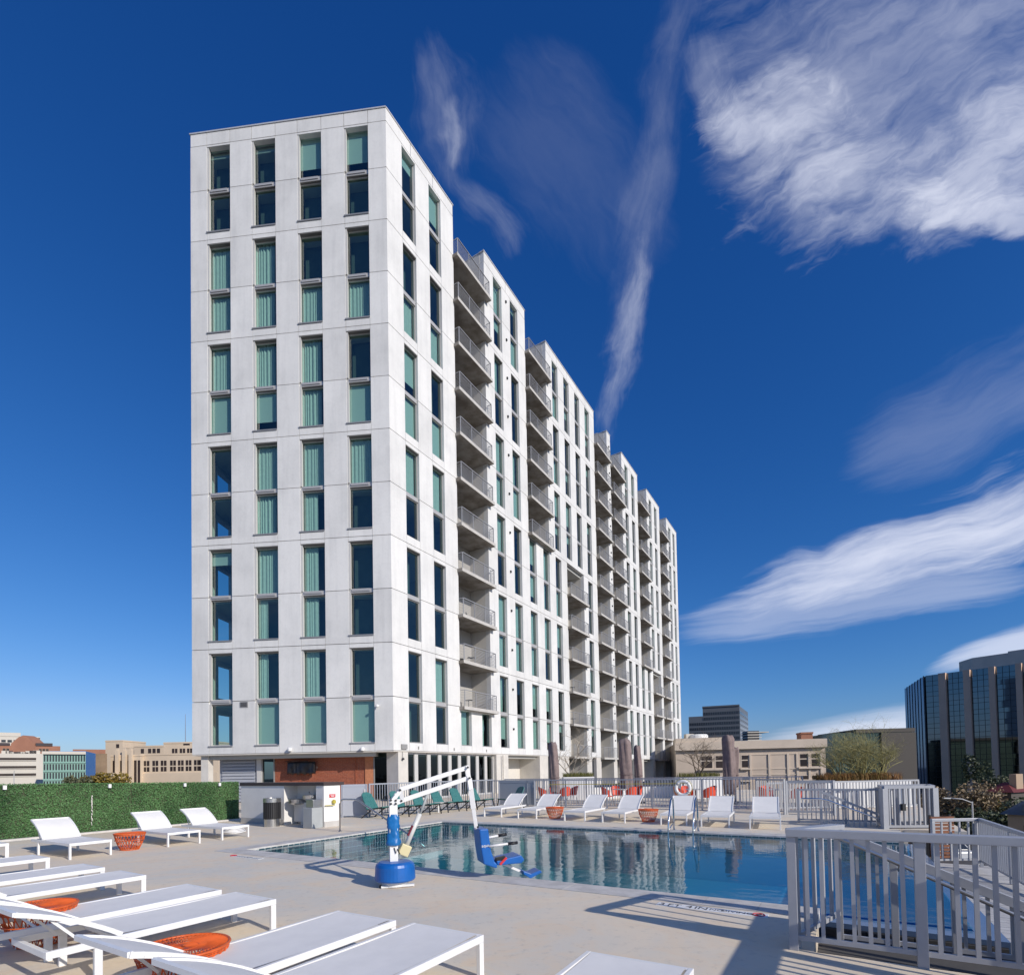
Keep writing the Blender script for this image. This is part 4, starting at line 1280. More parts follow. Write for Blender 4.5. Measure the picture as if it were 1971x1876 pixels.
ordr = ['first', 'second', 'third', 'fourth', 'fifth', 'sixth', 'seventh']
for i, (x, y) in enumerate([(-0.73, 18.96), (0.46, 18.03), (1.92, 16.85), (3.0, 16.08), (4.5, 15.05), (5.40, 14.35), (6.40, 13.63)]):
    lab = ['white lounger with raised back farthest left across the pool, nearest the teal chairs', 'white lounger across the pool just left of the first red basket table', 'white lounger across the pool just right of the first red basket table',
           'white lounger across the pool just left of the second red basket table', 'white lounger across the pool directly behind the steel pool grab rails', 'white lounger across the pool next to last on the right, under the tall umbrella', 'white lounger across the pool farthest right beside the far stair railing'][i]
    place(up_, x, y, AD + math.pi + rnd.uniform(-.05, .05) + (0.10 if i > 3 else 0), lab)
for (x, y, da, lab) in ((-8.65, 10.99, 0.02, 'white lounger with raised back before the hedge, nearest of the three on the left'),
                        (-7.77, 12.67, -0.03, 'white lounger with raised back before the hedge, middle of the three on the left'),
                        (-7.15, 13.82, 0.02, 'white lounger with raised back before the hedge, beside the litter bin')):
    place(up_, x, y, AN + da, lab)
for (x, y, lab) in ((-3.62, 6.27, 'white foreground lounger, left one of the middle pair, with low reclined back'), (-2.78, 5.77, 'white foreground lounger, right one of the middle pair, with an orange table under its back'),
                    (-1.35, 4.88, 'white foreground lounger, left one of the nearest pair at bottom centre'), (-0.56, 4.42, 'white foreground lounger, right one of the nearest pair at bottom centre'),
                    (0.82, 3.63, 'white lounger at the bottom edge, farthest right, only its foot end in view'), (-5.16, 7.28, 'white lounger at the left edge, right one of the back left pair'),
                    (-6.22, 7.95, 'white lounger at the left edge, left one of the back left pair'), (-7.95, 9.03, 'white lounger at the left frame edge with only its foot showing'),
                    (-10.62, 11.15, 'white lounger corner at the far left edge close to the hedge')):
    place(lo_, x, y, AD + rnd.uniform(-.015, .015), lab)

# ------------------------------------------------------------------ orange woven basket tables


def basket_proto(label):
    root = thing('basket_table', label, 'side table', (0, 0, 0), group='orange woven basket tables')
    rt, rb, h = 0.30, 0.175, 0.37
    ring = lambda r, z, n=28: [(r * math.cos(2 * math.pi * i / n), r * math.sin(2 * math.pi * i / n), z) for i in range(n)]
    m = MB(); m.tube(ring(rt, h), 0.011, 6, closed=True); m.tube(ring(rb, 0.012), 0.010, 6, closed=True); m.tube(ring(rt * 0.93, h * 0.6), 0.007, 5, closed=True); m.build('wire_rings', 'orange_cord', root, smooth=True)
    m = MB(); n = 28
    for i in range(n):
        a0 = 2 * math.pi * i / n
        for sg in (1.35, -1.35):
            pts = []
            for k in range(4):
                t = k / 3; r = rb + (rt - rb) * (t ** 0.75); a = a0 + sg * t * 0.30
                pts.append((r * math.cos(a), r * math.sin(a), 0.012 + (h - 0.012) * t))
            m.tube(pts, 0.0055, 4, cap=False)
    for z_, r_ in ((0.335, 0.292), (0.352, 0.296)): m.tube(ring(r_ , z_, 24), 0.006, 4, closed=True)
    m.build('woven_side', 'orange_cord', root, kind='stuff')
    m = MB()
    for i in range(58):
        a = 2 * math.pi * i / 58
        m.tube([(0.015 * math.cos(a + .5), 0.015 * math.sin(a + .5), h - 0.006), (0.15 * math.cos(a + .2), 0.15 * math.sin(a + .2), h - 0.004), (rt * math.cos(a), rt * math.sin(a), h)], [0.004, 0.006, 0.0065], 4, cap=False)
    for r_ in (0.10, 0.235): m.tube(ring(r_, h - 0.004, 24), 0.006, 4, closed=True)
    m.build('woven_top', 'orange_cord', root, kind='stuff')
    return root


bk0 = basket_proto('orange woven basket table under the nearest lounger backrest')
bk0.location = (-2.42, 3.93, 0)
for x, y, lab in ((-4.66, 5.27, 'orange woven basket table at the left edge between foreground loungers'), (-8.62, 12.05, 'orange woven basket table between two loungers before the hedge'),
                  (1.40, 17.95, 'orange woven basket table across the pool between second and third loungers'), (4.10, 16.25, 'orange woven basket table across the pool between fourth and fifth loungers')):
    dup(bk0, (x, y, 0), rnd.uniform(0, 6), lab, 'orange woven basket tables')

# ------------------------------------------------------------------ artificial hedge
H0, H1 = Vector((-15.6, 10.6, 0)), Vector((-10.15, 19.85, 0))
ht = (H1 - H0).normalized(); hn = Vector((ht.y, -ht.x, 0)); HLn = (H1 - H0).length
hedge = thing('hedge_screen', 'green artificial hedge screen along the left edge of the deck', 'hedge', H0)
m = MB()
hz = lambda s: 1.56 - 0.016 * s
m.hexa([H0 - hn * 0.12, H1 - hn * 0.12, H1 - hn * 0.01, H0 - hn * 0.01, H0 - hn * 0.12 + Vector((0, 0, hz(0) - .02)), H1 - hn * 0.12 + Vector((0, 0, hz(HLn) - .02)), H1 - hn * 0.01 + Vector((0, 0, hz(HLn) - .02)), H0 - hn * 0.01 + Vector((0, 0, hz(0) - .02))])
m.build('backing', 'dark_leaf', hedge)
npan = 6
for i in range(npan):
    s0, s1 = HLn * i / npan + 0.012, HLn * (i + 1) / npan - 0.012
    m = MB(); r_ = random.Random(50 + i); bias = r_.uniform(-.01, .02)
    for k in range(8200):
        s = r_.uniform(s0, s1); z = r_.uniform(0.03, hz(s) - 0.01)
        if k < 420: z = hz(s) + r_.gauss(0, 0.010)
        c = H0 + ht * s + hn * (abs(r_.gauss(0, 0.02)) + bias * .6) + Vector((0, 0, z))
        a = Vector((r_.gauss(0, 1), r_.gauss(0, 1), r_.gauss(0, 1))).normalized(); b = a.cross(hn + Vector((r_.uniform(-.7, .7), r_.uniform(-.7, .7), r_.uniform(-.2, .9)))).normalized()
        l, w = r_.uniform(.014, .027), r_.uniform(.008, .015)
        m.quad(c - a * l, c + b * w, c + a * l, c - b * w)
    m.build('foliage_panel', 'hedge_leaf', hedge, kind='stuff')
for s in (4.15, 6.55, 8.75, 9.95):
    m = MB(); p = H0 + ht * s + hn * 0.06
    m.hexa([p + ht * dx_ + hn * dy_ + Vector((0, 0, hz(s) + dz_)) for dz_ in (-0.13, -0.02) for dx_, dy_ in ((-.035, 0), (.035, 0), (.035, .06), (-.035, .06))])
    m.build('marker_light', 'white_paint', hedge)
for s in (4.0, 6.1):
    m = MB()
    for k in range(34):
        p = H0 + ht * (s + rnd.uniform(-.012, .012)) + hn * 0.075 + Vector((0, 0, rnd.uniform(0.25, 1.1)))
        m.hexa([p + ht * dx_ + hn * dy_ + Vector((0, 0, dz_)) for dz_ in (-0.022, 0.022) for dx_, dy_ in ((-.008, 0), (.008, 0), (.008, .01), (-.008, .01))])
    m.build('torn_seam', 'cream_stucco', hedge, kind='stuff')
m = MB(); m.hexa([H0 + hn * o + Vector((0, 0, z)) for z in (0, 0.05) for o in (0.06, 0.16)][:0] or [H0 + hn * .06, H1 + hn * .06, H1 + hn * .2, H0 + hn * .2] + [q + Vector((0, 0, .05)) for q in (H0 + hn * .06, H1 + hn * .06, H1 + hn * .2, H0 + hn * .2)])
m.build('kerb', 'coping_stone', hedge)

# ------------------------------------------------------------------ drinking fountain wall, bin, basins
CP = Vector((-5.75, 16.3, 0))
def FW_(t, o, z): return CP - dN * t - dD * o + Vector((0, 0, z))      # t to the left, o towards the camera
fwall = thing('fountain_wall', 'white stucco wall with dark brown cap and drinking fountain alcove', 'wall', CP)
m = MB(); m.fbox(FW_, 1.93, 4.3, -0.5, 0, 0, 1.27); m.fbox(FW_, 0.0, 0.36, -0.62, 0, 0, 1.27); m.fbox(FW_, 0.36, 1.93, -0.62, -0.5, 0, 1.27)
m.build('wall', 'stucco_white', fwall)
m = MB(); m.fbox(FW_, -0.03, 4.33, -0.75, 0.03, 1.272, 1.37); m.build('cap', 'cap_brown', fwall)
m = MB(); m.fbox(FW_, 1.94, 4.3, 0.002, 0.012, 0, 0.18); m.fbox(FW_, 0.36, 1.92, -0.498, -0.49, 0, 0.18); m.build('skirting', 'slab_edge', fwall)
m = MB()
p0 = FW_(0, -0.28, 0.98)
def RF(a, o, z): return CP + dD * a + dN * o + Vector((0, 0, z))        # right-hand face of the pier
m.fbox(RF, 0.20, 0.42, 0.002, 0.02, 0.90, 1.0); sg = m.build('sign', 'red_paint', fwall)
m = MB(); m.fbox(RF, 0.23, 0.39, 0.0205, 0.023, 0.965, 0.98); m.fbox(RF, 0.25, 0.37, 0.0205, 0.023, 0.925, 0.94); m.build('sign_lines', 'white_paint', sg)
m = MB(); m.lathe(RF(0.33, 0.06, 0.70), [(0.02, 0), (0.06, 0.02), (0.06, 0.10), (0.02, 0.13)], 12); m.tube([RF(0.33, 0.05, 0.73), RF(0.33, 0.09, 0.66), RF(0.0, 0.05, 0.66)], 0.014, 6); m.build('valve', 'yellow_paint', fwall)
m = MB(); m.fbox(RF, 0.0, 0.62, 0.002, 0.014, 0.0, 0.17); m.build('skirting', 'slab_edge', fwall)
fnt = thing('drinking_fountain', 'twin stainless drinking fountain basins on a cream pedestal in the wall alcove', 'drinking fountain', FW_(1.2, -0.3, 0))
m = MB(); m.fbox(FW_, 0.62, 1.80, -0.485, -0.28, 0.10, 0.72); m.fbox(FW_, 0.75, 1.55, -0.485, -0.33, 0, 0.099); m.build('pedestal', 'stucco_white', fnt)
for t, z in ((1.55, 0.66), (0.86, 0.80)):
    m = MB(); m.lathe(FW_(t, -0.20, z), [(0.16, 0.0), (0.25, 0.05), (0.26, 0.17), (0.235, 0.17), (0.16, 0.10)], 20); m.fbox(FW_, t - 0.24, t + 0.24, -0.47, -0.21, z + 0.01, z + 0.165); bs = m.build('basin', 'steel', fnt, smooth=False)
    m = MB(); m.tube([FW_(t + 0.12, -0.25, z + 0.16), FW_(t + 0.12, -0.25, z + 0.24), FW_(t + 0.10, -0.2, z + 0.27)], 0.014, 7); m.build('spout', 'steel', bs)
ped = thing('steel_cabinet', 'grey pedestal cabinet with steel box on top at the end of the fountain wall', 'cabinet', FW_(0.18, 0.25, 0))
m = MB(); m.fbox(FW_, 0.02, 0.44, 0.03, 0.42, 0, 0.62); m.build('pedestal', 'pedestal_grey', ped, bevel=0.01)
m = MB(); m.fbox(FW_, 0.06, 0.40, 0.03, 0.34, 0.622, 0.86); m.build('steel_box', 'steel', ped, bevel=0.008)
lb = thing('litter_bin', 'round litter bin with black slats and steel rims by the white wall', 'litter bin', (-7.62, 16.95, 0))
bx, by = -7.62, 16.95
m = MB(); m.lathe((bx, by, 0), [(0.235, 0), (0.235, 0.24)], 28); m.build('base', 'steel', lb, smooth=False)
m = MB(); m.lathe((bx, by, 0.765), [(0.262, 0), (0.262, 0.13), (0.20, 0.135), (0.18, 0.08)], 28); m.build('rim', 'steel', lb)
m = MB(); m.lathe((bx, by, 0.242), [(0.225, 0), (0.225, 0.52)], 24); m.build('liner', 'black_plastic', lb)
for i in range(26):
    a = 2 * math.pi * i / 26; x, y = bx + 0.25 * math.cos(a), by + 0.25 * math.sin(a); tx, ty = -math.sin(a) * 0.022, math.cos(a) * 0.022; ox, oy = math.cos(a) * 0.008, math.sin(a) * 0.008
    m = MB(); m.hexa([(x - tx - ox, y - ty - oy, z) if q == 0 else (x + tx - ox, y + ty - oy, z) if q == 1 else (x + tx + ox, y + ty + oy, z) if q == 2 else (x - tx + ox, y - ty + oy, z) for z in (0.242, 0.763) for q in range(4)])
    m.build('slat', 'black_paint', lb)
hose = MB()
for k in range(4): hose.tube([(-7.95 + (0.30 - k * .03) * math.cos(2 * math.pi * i / 20), 15.25 + (0.30 - k * .03) * math.sin(2 * math.pi * i / 20), 0.03 + k * 0.035 + 0.01 * math.sin(i)) for i in range(20)], 0.018, 6, closed=True)
o = hose.build('coiled_hose', 'white_metal', None, smooth=True); tag(o, 'coil of white hose lying beside the lounger near the litter bin', 'hose')

# ------------------------------------------------------------------ pool handrails
def grab(u):
    pts = [D(u, 7.02, 0.0), D(u, 7.0, 0.55), D(u, 6.97, 0.80), D(u, 6.88, 0.86), D(u, 6.76, 0.80), D(u, 6.50, 0.30), D(u, 6.47, 0.1), D(u, 6.46, -0.9)]
    return pts
for i, u in enumerate((7.42, 8.02)):
    gr = thing('grab_rail', ['steel pool grab rail on the far edge, left of the two', 'steel pool grab rail on the far edge, right of the two'][i], 'grab rail', D(u, 7.02, 0), group='steel grab rails at the far pool edge')
    m = MB(); m.tube(grab(u), 0.022, 10); m.build('tube', 'chrome', gr, smooth=True)
    m = MB(); m.tube([D(u, 7.01, 0.22), D(u, 6.48, 0.06)], 0.016, 8); m.build('brace', 'chrome', gr, smooth=True)
    m = MB(); m.lathe(D(u, 7.02, 0.001), [(0.05, 0), (0.05, 0.015), (0.025, 0.03)], 14); m.build('flange', 'chrome', gr)
hb = Vector((-4.84, 14.97, 0))
hr = thing('entry_handrail', 'curved steel handrail sloping into the pool beside the fountain wall', 'handrail', hb)
m = MB(); u0, v0 = (hb - A0).dot(dN), (hb - A0).dot(dD)
m.tube([D(u0, v0, 0), D(u0, v0, 0.78), D(u0 + .06, v0, 0.88), D(u0 + 0.16, v0, 0.91), D(u0 + 0.62, v0, 0.91), D(u0 + 0.75, v0, 0.88), D(u0 + 2.7, v0, -0.02), D(u0 + 3.1, v0, -0.25)], 0.024, 10); m.build('tube', 'steel', hr, smooth=True)
m = MB(); m.lathe(hb + Vector((0, 0, .001)), [(0.055, 0), (0.055, 0.015), (0.03, 0.03)], 14); m.build('flange', 'chrome', hr)

# ------------------------------------------------------------------ pool lift
LB = Vector((-1.70, 7.68, 0))
ldir = Vector((0.955, 0.297, 0)); lnr = Vector((ldir.y, -ldir.x, 0))
def LP(px, py):
    "point of the photograph on the vertical plane through the lift's arm"
    r = ray(px, py); k = (LB - EYE).dot(lnr) / r.dot(lnr); return EYE + r * k
def L3(x, y): return LP((1050 + x / 3.032) * 0.657, (2200 + y / 3.032) * 0.657)
lift = thing('pool_lift', 'blue and white pool access lift with swinging seat arm beside the pool', 'pool lift', LB)
B = LB
m = MB(); m.lathe(B + Vector((0, 0, 0.085)), [(0.272, 0), (0.285, 0.02), (0.275, 0.20), (0.262, 0.235), (0.22, 0.262), (0.10, 0.27), (0.06, 0.27)], 36); m.build('base_cover', 'blue_vinyl', lift, smooth=False, bevel=0.0)
m = MB(); m.lathe(B, [(0.19, 0.012), (0.19, 0.08)], 24); m.beam(B + ldir * -0.2 + lnr * 0.1 + Vector((0, 0, .02)), B + ldir * 0.25 + lnr * 0.16 + Vector((0, 0, .03)), 0.08, 0.03); m.build('foot_plate', 'white_metal', lift)
m = MB(); m.box(B.x - 0.19, B.x - 0.10, B.y - 0.16, B.y - 0.08, 0, 0.035); m.build('caster', 'black_plastic', lift)
mast_b = L3(305, 930); mast_t = L3(308, 470)
mx_, my_ = mast_t.x, mast_t.y
m = MB(); m.beam(Vector((mx_, my_, 0.34)), Vector((mx_, my_, mast_t.z + 0.02)), 0.115, 0.115, (ldir.x, ldir.y, 0)); m.build('mast', 'white_metal', lift, bevel=0.006)
zs0, zs1 = L3(305, 830).z, L3(305, 558).z
m = MB(); rr_ = random.Random(3); prof = []
N = 15
for i in range(N + 1):
    t = i / N; prof.append((zs0 + (zs1 - zs0) * t, 0.086 + 0.008 * math.sin(t * 9 + 1) + (0.007 if i % 4 == 1 else 0) - 0.016 * t))
ring_n = 16; base = len(m.v)
for z, r in prof:
    for j in range(ring_n):
        a = 2 * math.pi * j / ring_n; q = r * (1 + 0.05 * math.sin(3 * a + z * 31) + 0.05 * math.sin(5 * a - z * 60))
        ex = (abs(math.cos(a)) ** 5 + abs(math.sin(a)) ** 5) ** -0.2
        m.v.append(Vector((mx_ + q * ex * math.cos(a), my_ + q * ex * math.sin(a), z)))
for i in range(N):
    for j in range(ring_n):
        a0, b0_ = i * ring_n, (i + 1) * ring_n
        m.f.append((a0 + j, a0 + (j + 1) % ring_n, b0_ + (j + 1) % ring_n, b0_ + j)); m.m.append(0)
m.build('sleeve', 'blue_sleeve', lift, smooth=True)
# head plates with bolts
hp = [L3(278, 470), L3(352, 470), L3(395, 437), L3(378, 335), L3(350, 335), L3(275, 425)]
for o_ in (-0.068, 0.060):
    m = MB(); m.beam(L3(300, 440) + lnr * o_, L3(372, 345) + lnr * o_, 0.008, 0.055, (0, 0, 1)); m.beam(L3(372, 345) + lnr * o_, L3(392, 440) + lnr * o_, 0.009, 0.045, (1, 0, 0))
    m.slab([q + lnr * o_ for q in (L3(274, 470), L3(350, 470), L3(395, 450), L3(395, 425), L3(274, 425))], lnr * 0.0085); m.build('head_plate', 'white_metal', lift)
bm_ = MB()
for x, y in ((285, 432), (328, 434), (285, 463), (328, 462), (378, 437), (366, 342), (962, 143), (977, 237), (1050, 668)):
    c = L3(x, y) + lnr * 0.066; bm_.tube([c, c + lnr * 0.018], 0.016, 8)
bm_.build('bolts', 'dark_metal', lift)
m = MB(); m.beam(L3(366, 340), L3(965, 145), 0.06, 0.066); m.build('upper_arm', 'white_metal', lift, bevel=0.006)
m = MB(); m.beam(L3(380, 438), L3(968, 240), 0.06, 0.066); m.build('lower_arm', 'white_metal', lift, bevel=0.006)
for o_ in (-0.045, 0.037):
    m = MB(); m.slab([q + lnr * o_ for q in (L3(945, 130), L3(975, 122), L3(1010, 330), L3(978, 345))], lnr * 0.008); m.build('end_plate', 'white_metal', lift)
m = MB(); m.beam(L3(985, 240), L3(1022, 510), 0.05, 0.075, (1, 0, 0)); m.beam(L3(1020, 500), L3(1048, 690), 0.038, 0.055, (1, 0, 0)); m.build('hanger', 'white_metal', lift, bevel=0.004)
m = MB(); m.tube([L3(612, 385), L3(548, 560)], 0.018, 8); m.build('piston', 'pedestal_grey', lift, smooth=True)
m = MB(); m.tube([L3(545, 552), L3(418, 855)], 0.036, 12); ac = m.build('actuator', 'clear_plastic', lift, smooth=True)
m = MB(); m.tube([L3(497, 660) - ldir * 0.014, L3(455, 750) - ldir * 0.014], 0.030, 8); m.build('warning_label', 'label_red', ac)
m = MB(); mc = L3(410, 878); ax_ = (L3(418, 855) - L3(395, 905)).normalized(); m.beam(mc - ax_ * 0.075, mc + ax_ * 0.085, 0.12, 0.15); m.build('motor_housing', 'cream_plastic', lift, bevel=0.012)
m = MB(); m.tube([L3(315, 850) + lnr * .07, L3(330, 900) + lnr * .075, L3(345, 860) + lnr * .07, L3(365, 905) + lnr * .06], 0.008, 5); m.build('cable', 'dark_metal', lift)
# seat: back, pan, arms, footrest
wS = 0.20
def wide(pts, w): return [Vector(q) - lnr * (w / 2) for q in pts], lnr * w
p_, o_ = wide([L3(1045, 680), L3(1125, 675), L3(1148, 860), L3(1180, 960), L3(1205, 985), L3(1200, 1022), L3(1085, 985), L3(1062, 850)], 0.40)
m = MB(); m.slab([q - lnr * 0 for q in p_], o_); seat = m.build('seat_shell', 'blue_vinyl', lift, bevel=0.02)
p_, o_ = wide([L3(1195, 955), L3(1410, 905), L3(1440, 945), L3(1415, 975), L3(1205, 995)], 0.40)
m = MB(); m.slab(p_, o_); m.build('seat_pan', 'blue_vinyl', lift, bevel=0.015)
for k, (y0, y1) in enumerate((((1130, 790), (1350, 748)), ((1130, 826), (1375, 795)))):
    oo = lnr * (-0.21 if k == 0 else 0.21)
    a, b = L3(*y0) , L3(*y1)
    a = LP((1050 + y0[0] / 3.032) * 0.657, (2200 + y0[1] / 3.032) * 0.657); 
    m = MB(); m.tube([a + oo, a + (b - a) * 0.68 + oo], 0.017, 8); ar = m.build('armrest', 'white_metal', lift, smooth=True)
    m = MB(); m.tube([a + (b - a) * 0.66 + oo, b + oo], 0.024, 8); m.build('grip', 'black_plastic', ar, smooth=True)
m = MB(); m.beam(L3(1195, 950) + lnr * 0.14, L3(1280, 930) + lnr * 0.16, 0.10, 0.06); bt = m.build('belt', 'black_plastic', lift, bevel=0.01)
m = MB(); m.beam(L3(1225, 985) + lnr * 0.205, L3(1280, 925) + lnr * 0.205, 0.02, 0.035); m.build('buckle', 'red_paint', bt)
m = MB(); m.beam(L3(1290, 1000), L3(1455, 1070), 0.034, 0.034); m.build('footrest_arm', 'white_metal', lift)
p_, o_ = wide([L3(1440, 1050), L3(1510, 1075), L3(1590, 1042), L3(1605, 1062), L3(1505, 1115), L3(1448, 1080)], 0.26)
m = MB(); m.slab(p_, o_); m.build('footrest', 'blue_vinyl', lift, bevel=0.006)
# lettering on the side of the seat back
lc = L3(1098, 822) + lnr * 0.203
tx = (L3(1128, 818) - L3(1070, 825)).normalized()
ty = Vector((0, 0, 1)) - tx * tx.z; ty.normalize()
mt = Matrix((tx, ty, tx.cross(ty))).transposed().to_4x4(); mt.translation = lc + lnr * 0.002
text_mesh('lettering', 'aqua', 0.062, 'white_paint', lift, mt, 0.003)

# ------------------------------------------------------------------ depth markers on the deck
def marker(label, u0, u1, vv, flip=False):
    root = thing('depth_marker', label, 'depth marker', D((u0 + u1) / 2, vv, 0), group='pool depth markers')
    n = 8; w = (u1 - u0) / n
    for i in range(n):
        m = MB(); dbox(m, u0 + i * w + 0.002, u0 + (i + 1) * w - 0.002, vv - w / 2, vv + w / 2, 0.0, 0.004); m.build('tile', 'white_paint', root)
    ang = AN + (math.pi if flip else 0)
    e = Matrix.Rotation(ang, 4, 'Z')
    sg = -1 if flip else 1
    c = (u0 + u1) / 2; H = (u1 - u0)
    for body, size, du in (('3', .15, -.45), ('FT', .15, -.33), ('4', .15, -.19), ('IN', .15, -.08), ('NO', .10, .06), ('DIVING', .10, .235)):
        text_mesh('lettering', body, size * H / 1.2, 'black_paint', root, Matrix.Translation(D(c + sg * du * H, vv, 0.0048)) @ e)
    ring = [D(c + sg * 0.42 * H + 0.06 * math.cos(2 * math.pi * i / 20), vv + 0.06 * math.sin(2 * math.pi * i / 20), 0.006) for i in range(20)]
    m = MB(); m.tube(ring, 0.007, 4, closed=True); m.tube([ring[3], ring[13]], 0.006, 4); m.build('no_diving_symbol', 'red_paint', root)
    m = MB(); m.tube([D(c + sg * 0.42 * H - 0.03, vv - .01, .005), D(c + sg * .42 * H + .03, vv + .02, .005)], 0.008, 4); m.build('diver', 'black_paint', root)


mu = (Vector((1.67, 6.28, 0)) - A0).dot(dN)
marker('white tile depth marker reading 3 FT 4 IN NO DIVING by the near pool edge', 9.22, 10.42, -0.60)
marker('white tile depth marker at the left corner of the near pool edge', 0.55, 1.55, -0.66, True)
marker('white tile depth marker on the far pool edge near the last white lounger', 10.2, 11.5, PV + 0.62, True)

# ------------------------------------------------------------------ teal lounge chairs


def teal_proto(label):
    root = thing('lounge_chair', label, 'lounge chair', (0, 0, 0), group='teal woven lounge chairs along the fence')
    m = MB(); n = 10
    # seat faces +x ; back leans to -x
    m.slab([(0.38, -0.33, 0.40), (0.38, 0.33, 0.40), (-0.30, 0.33, 0.30), (-0.30, -0.33, 0.30)], (0, 0, 0.03)); m.build('seat', 'teal_cord', root)
    m = MB(); m.slab([(-0.30, -0.33, 0.30), (-0.30, 0.33, 0.30), (-0.60, 0.26, 0.86), (-0.66, 0.1, 0.93), (-0.66, -0.1, 0.93), (-0.60, -0.26, 0.86)], (-0.03, 0, -0.012)); m.build('backrest', 'teal_cord', root)
    for sy in (-1, 1):
        for a, b in (((0.34, sy * .33, 0.40), (0.42, sy * .36, 0)), ((-0.05, sy * .33, 0.33), (-0.55, sy * .36, 0))):
            m = MB(); m.beam(a, b, 0.035, 0.035, (0, 1, 0)); m.build('leg', 'dark_metal', root)
        m = MB(); m.beam((0.40, sy * .345, 0.40), (-0.30, sy * .345, 0.30), 0.022, 0.03); m.build('side_rail', 'dark_metal', root)
    return root


tl = None
fdir = (FB - FA).normalized(); fn = Vector((fdir.y, -fdir.x, 0))
labs = ['teal woven lounge chair leftmost of the row along the fence', 'teal woven lounge chair second from the left, behind the lift mast', 'teal woven lounge chair third from the left, behind the lift arm', 'teal woven lounge chair fourth from the left along the fence',
        'teal woven lounge chair fifth from the left along the fence', 'teal woven lounge chair sixth from the left, behind the lift hanger', 'teal woven lounge chair at the right end of the row, turned to face left']
for i, (x, y, a) in enumerate(((-4.85, 19.5, -0.45), (-4.0, 20.15, -0.5), (-3.35, 20.9, -0.5), (-2.75, 21.9, -0.55), (-2.05, 22.7, -0.6), (-1.35, 23.6, -0.6), (-0.15, 23.3, -2.6))):
    if tl is None: tl = teal_proto(labs[0]); tl.location = (x, y, 0); tl.rotation_euler = (0, 0, a)
    else: dup(tl, (x, y, 0), a, labs[i])
st = thing('side_table', 'small grey side table among the teal lounge chairs', 'side table', (-2.95, 21.2, 0))
m = MB(); m.lathe((-2.95, 21.2, 0), [(0.03, 0.02), (0.03, 0.40)], 8); m.build('leg', 'white_metal', st)
m = MB(); m.lathe((-2.95, 21.2, 0.40), [(0.22, 0), (0.22, 0.03)], 18); m.build('table_top', 'alu_light', st)

# ------------------------------------------------------------------ red patio chairs and tables behind the fence


def red_proto(label):
    root = thing('patio_chair', label, 'patio chair', (0, 0, 0), group='red patio chairs behind the fence')
    m = MB(); n = 14
    rows = []
    for k in range(6):
        z = 0.42 + k * 0.085; r = 0.24 + 0.035 * math.sin(k / 5 * 1.6); row = []
        for i in range(n + 1):
            a = math.pi * (0.5 + 0.02) + (math.pi * 0.96) * i / n
            top = z if k < 4 else min(z, 0.66 + 0.19 * math.sin(math.pi * i / n))
            row.append((r * math.cos(a) * (1 + k * .03), r * math.sin(a), top))
        rows.append(row)
    for k in range(5):
        for i in range(n): m.quad(rows[k][i], rows[k][i + 1], rows[k + 1][i + 1], rows[k + 1][i])
    m.build('shell', 'red_plastic', root, smooth=True)
    m = MB(); m.lathe((0.02, 0, 0.405), [(0.22, 0), (0.25, 0.02), (0.24, 0.03)], 18); m.build('seat', 'red_plastic', root)
    for sx, sy in ((1, 1), (1, -1), (-1, 1), (-1, -1)):
        m = MB(); m.tube([(0.14 * sx, 0.14 * sy, 0.405), (0.22 * sx, 0.20 * sy, 0)], 0.012, 6); m.build('leg', 'alu_frame', root)
    return root


rp = None
tabs = [(1.6, 24.8, 'left'), (4.75, 24.0, 'middle'), (6.5, 23.4, 'right middle'), (8.95, 21.3, 'far right')]
rl = {(0, 0): 'red patio chair left of the leftmost umbrella behind the fence'}
tpos = [(2.2, 25.6), (4.9, 23.9), (7.6, 22.2), (10.3, 20.6)]
tn = ['leftmost', 'second from left', 'second from right', 'rightmost']
sd_ = ['left side', 'back side', 'right side', 'near side']
for i, (x, y) in enumerate(tpos):
    t = thing('patio_table', 'round grey patio table behind the fence, %s of the four' % tn[i], 'table', (x, y, 0), group='patio tables behind the fence')
    m = MB(); m.lathe((x, y, 0), [(0.25, 0), (0.25, 0.02), (0.035, 0.03), (0.035, 0.70)], 16); m.build('pedestal', 'alu_frame', t)
    m = MB(); m.lathe((x, y, 0.70), [(0.42, 0), (0.42, 0.03)], 24); m.build('table_top', 'alu_light', t)
    for k, a in enumerate((math.pi, math.pi * 0.45, 0.1, -math.pi * 0.5)):
        if (i, k) in ((3, 2),): continue
        px_, py_ = x + 0.72 * math.cos(a + .3), y + 0.72 * math.sin(a + .3)
        lab = 'red patio chair on the %s of the %s patio table' % (sd_[k], tn[i])
        rz = a + .3 + math.pi
        if rp is None: rp = red_proto(lab); rp.location = (px_, py_, 0); rp.rotation_euler = (0, 0, rz)
        else: dup(rp, (px_, py_, 0), rz, lab)

# ------------------------------------------------------------------ closed umbrellas


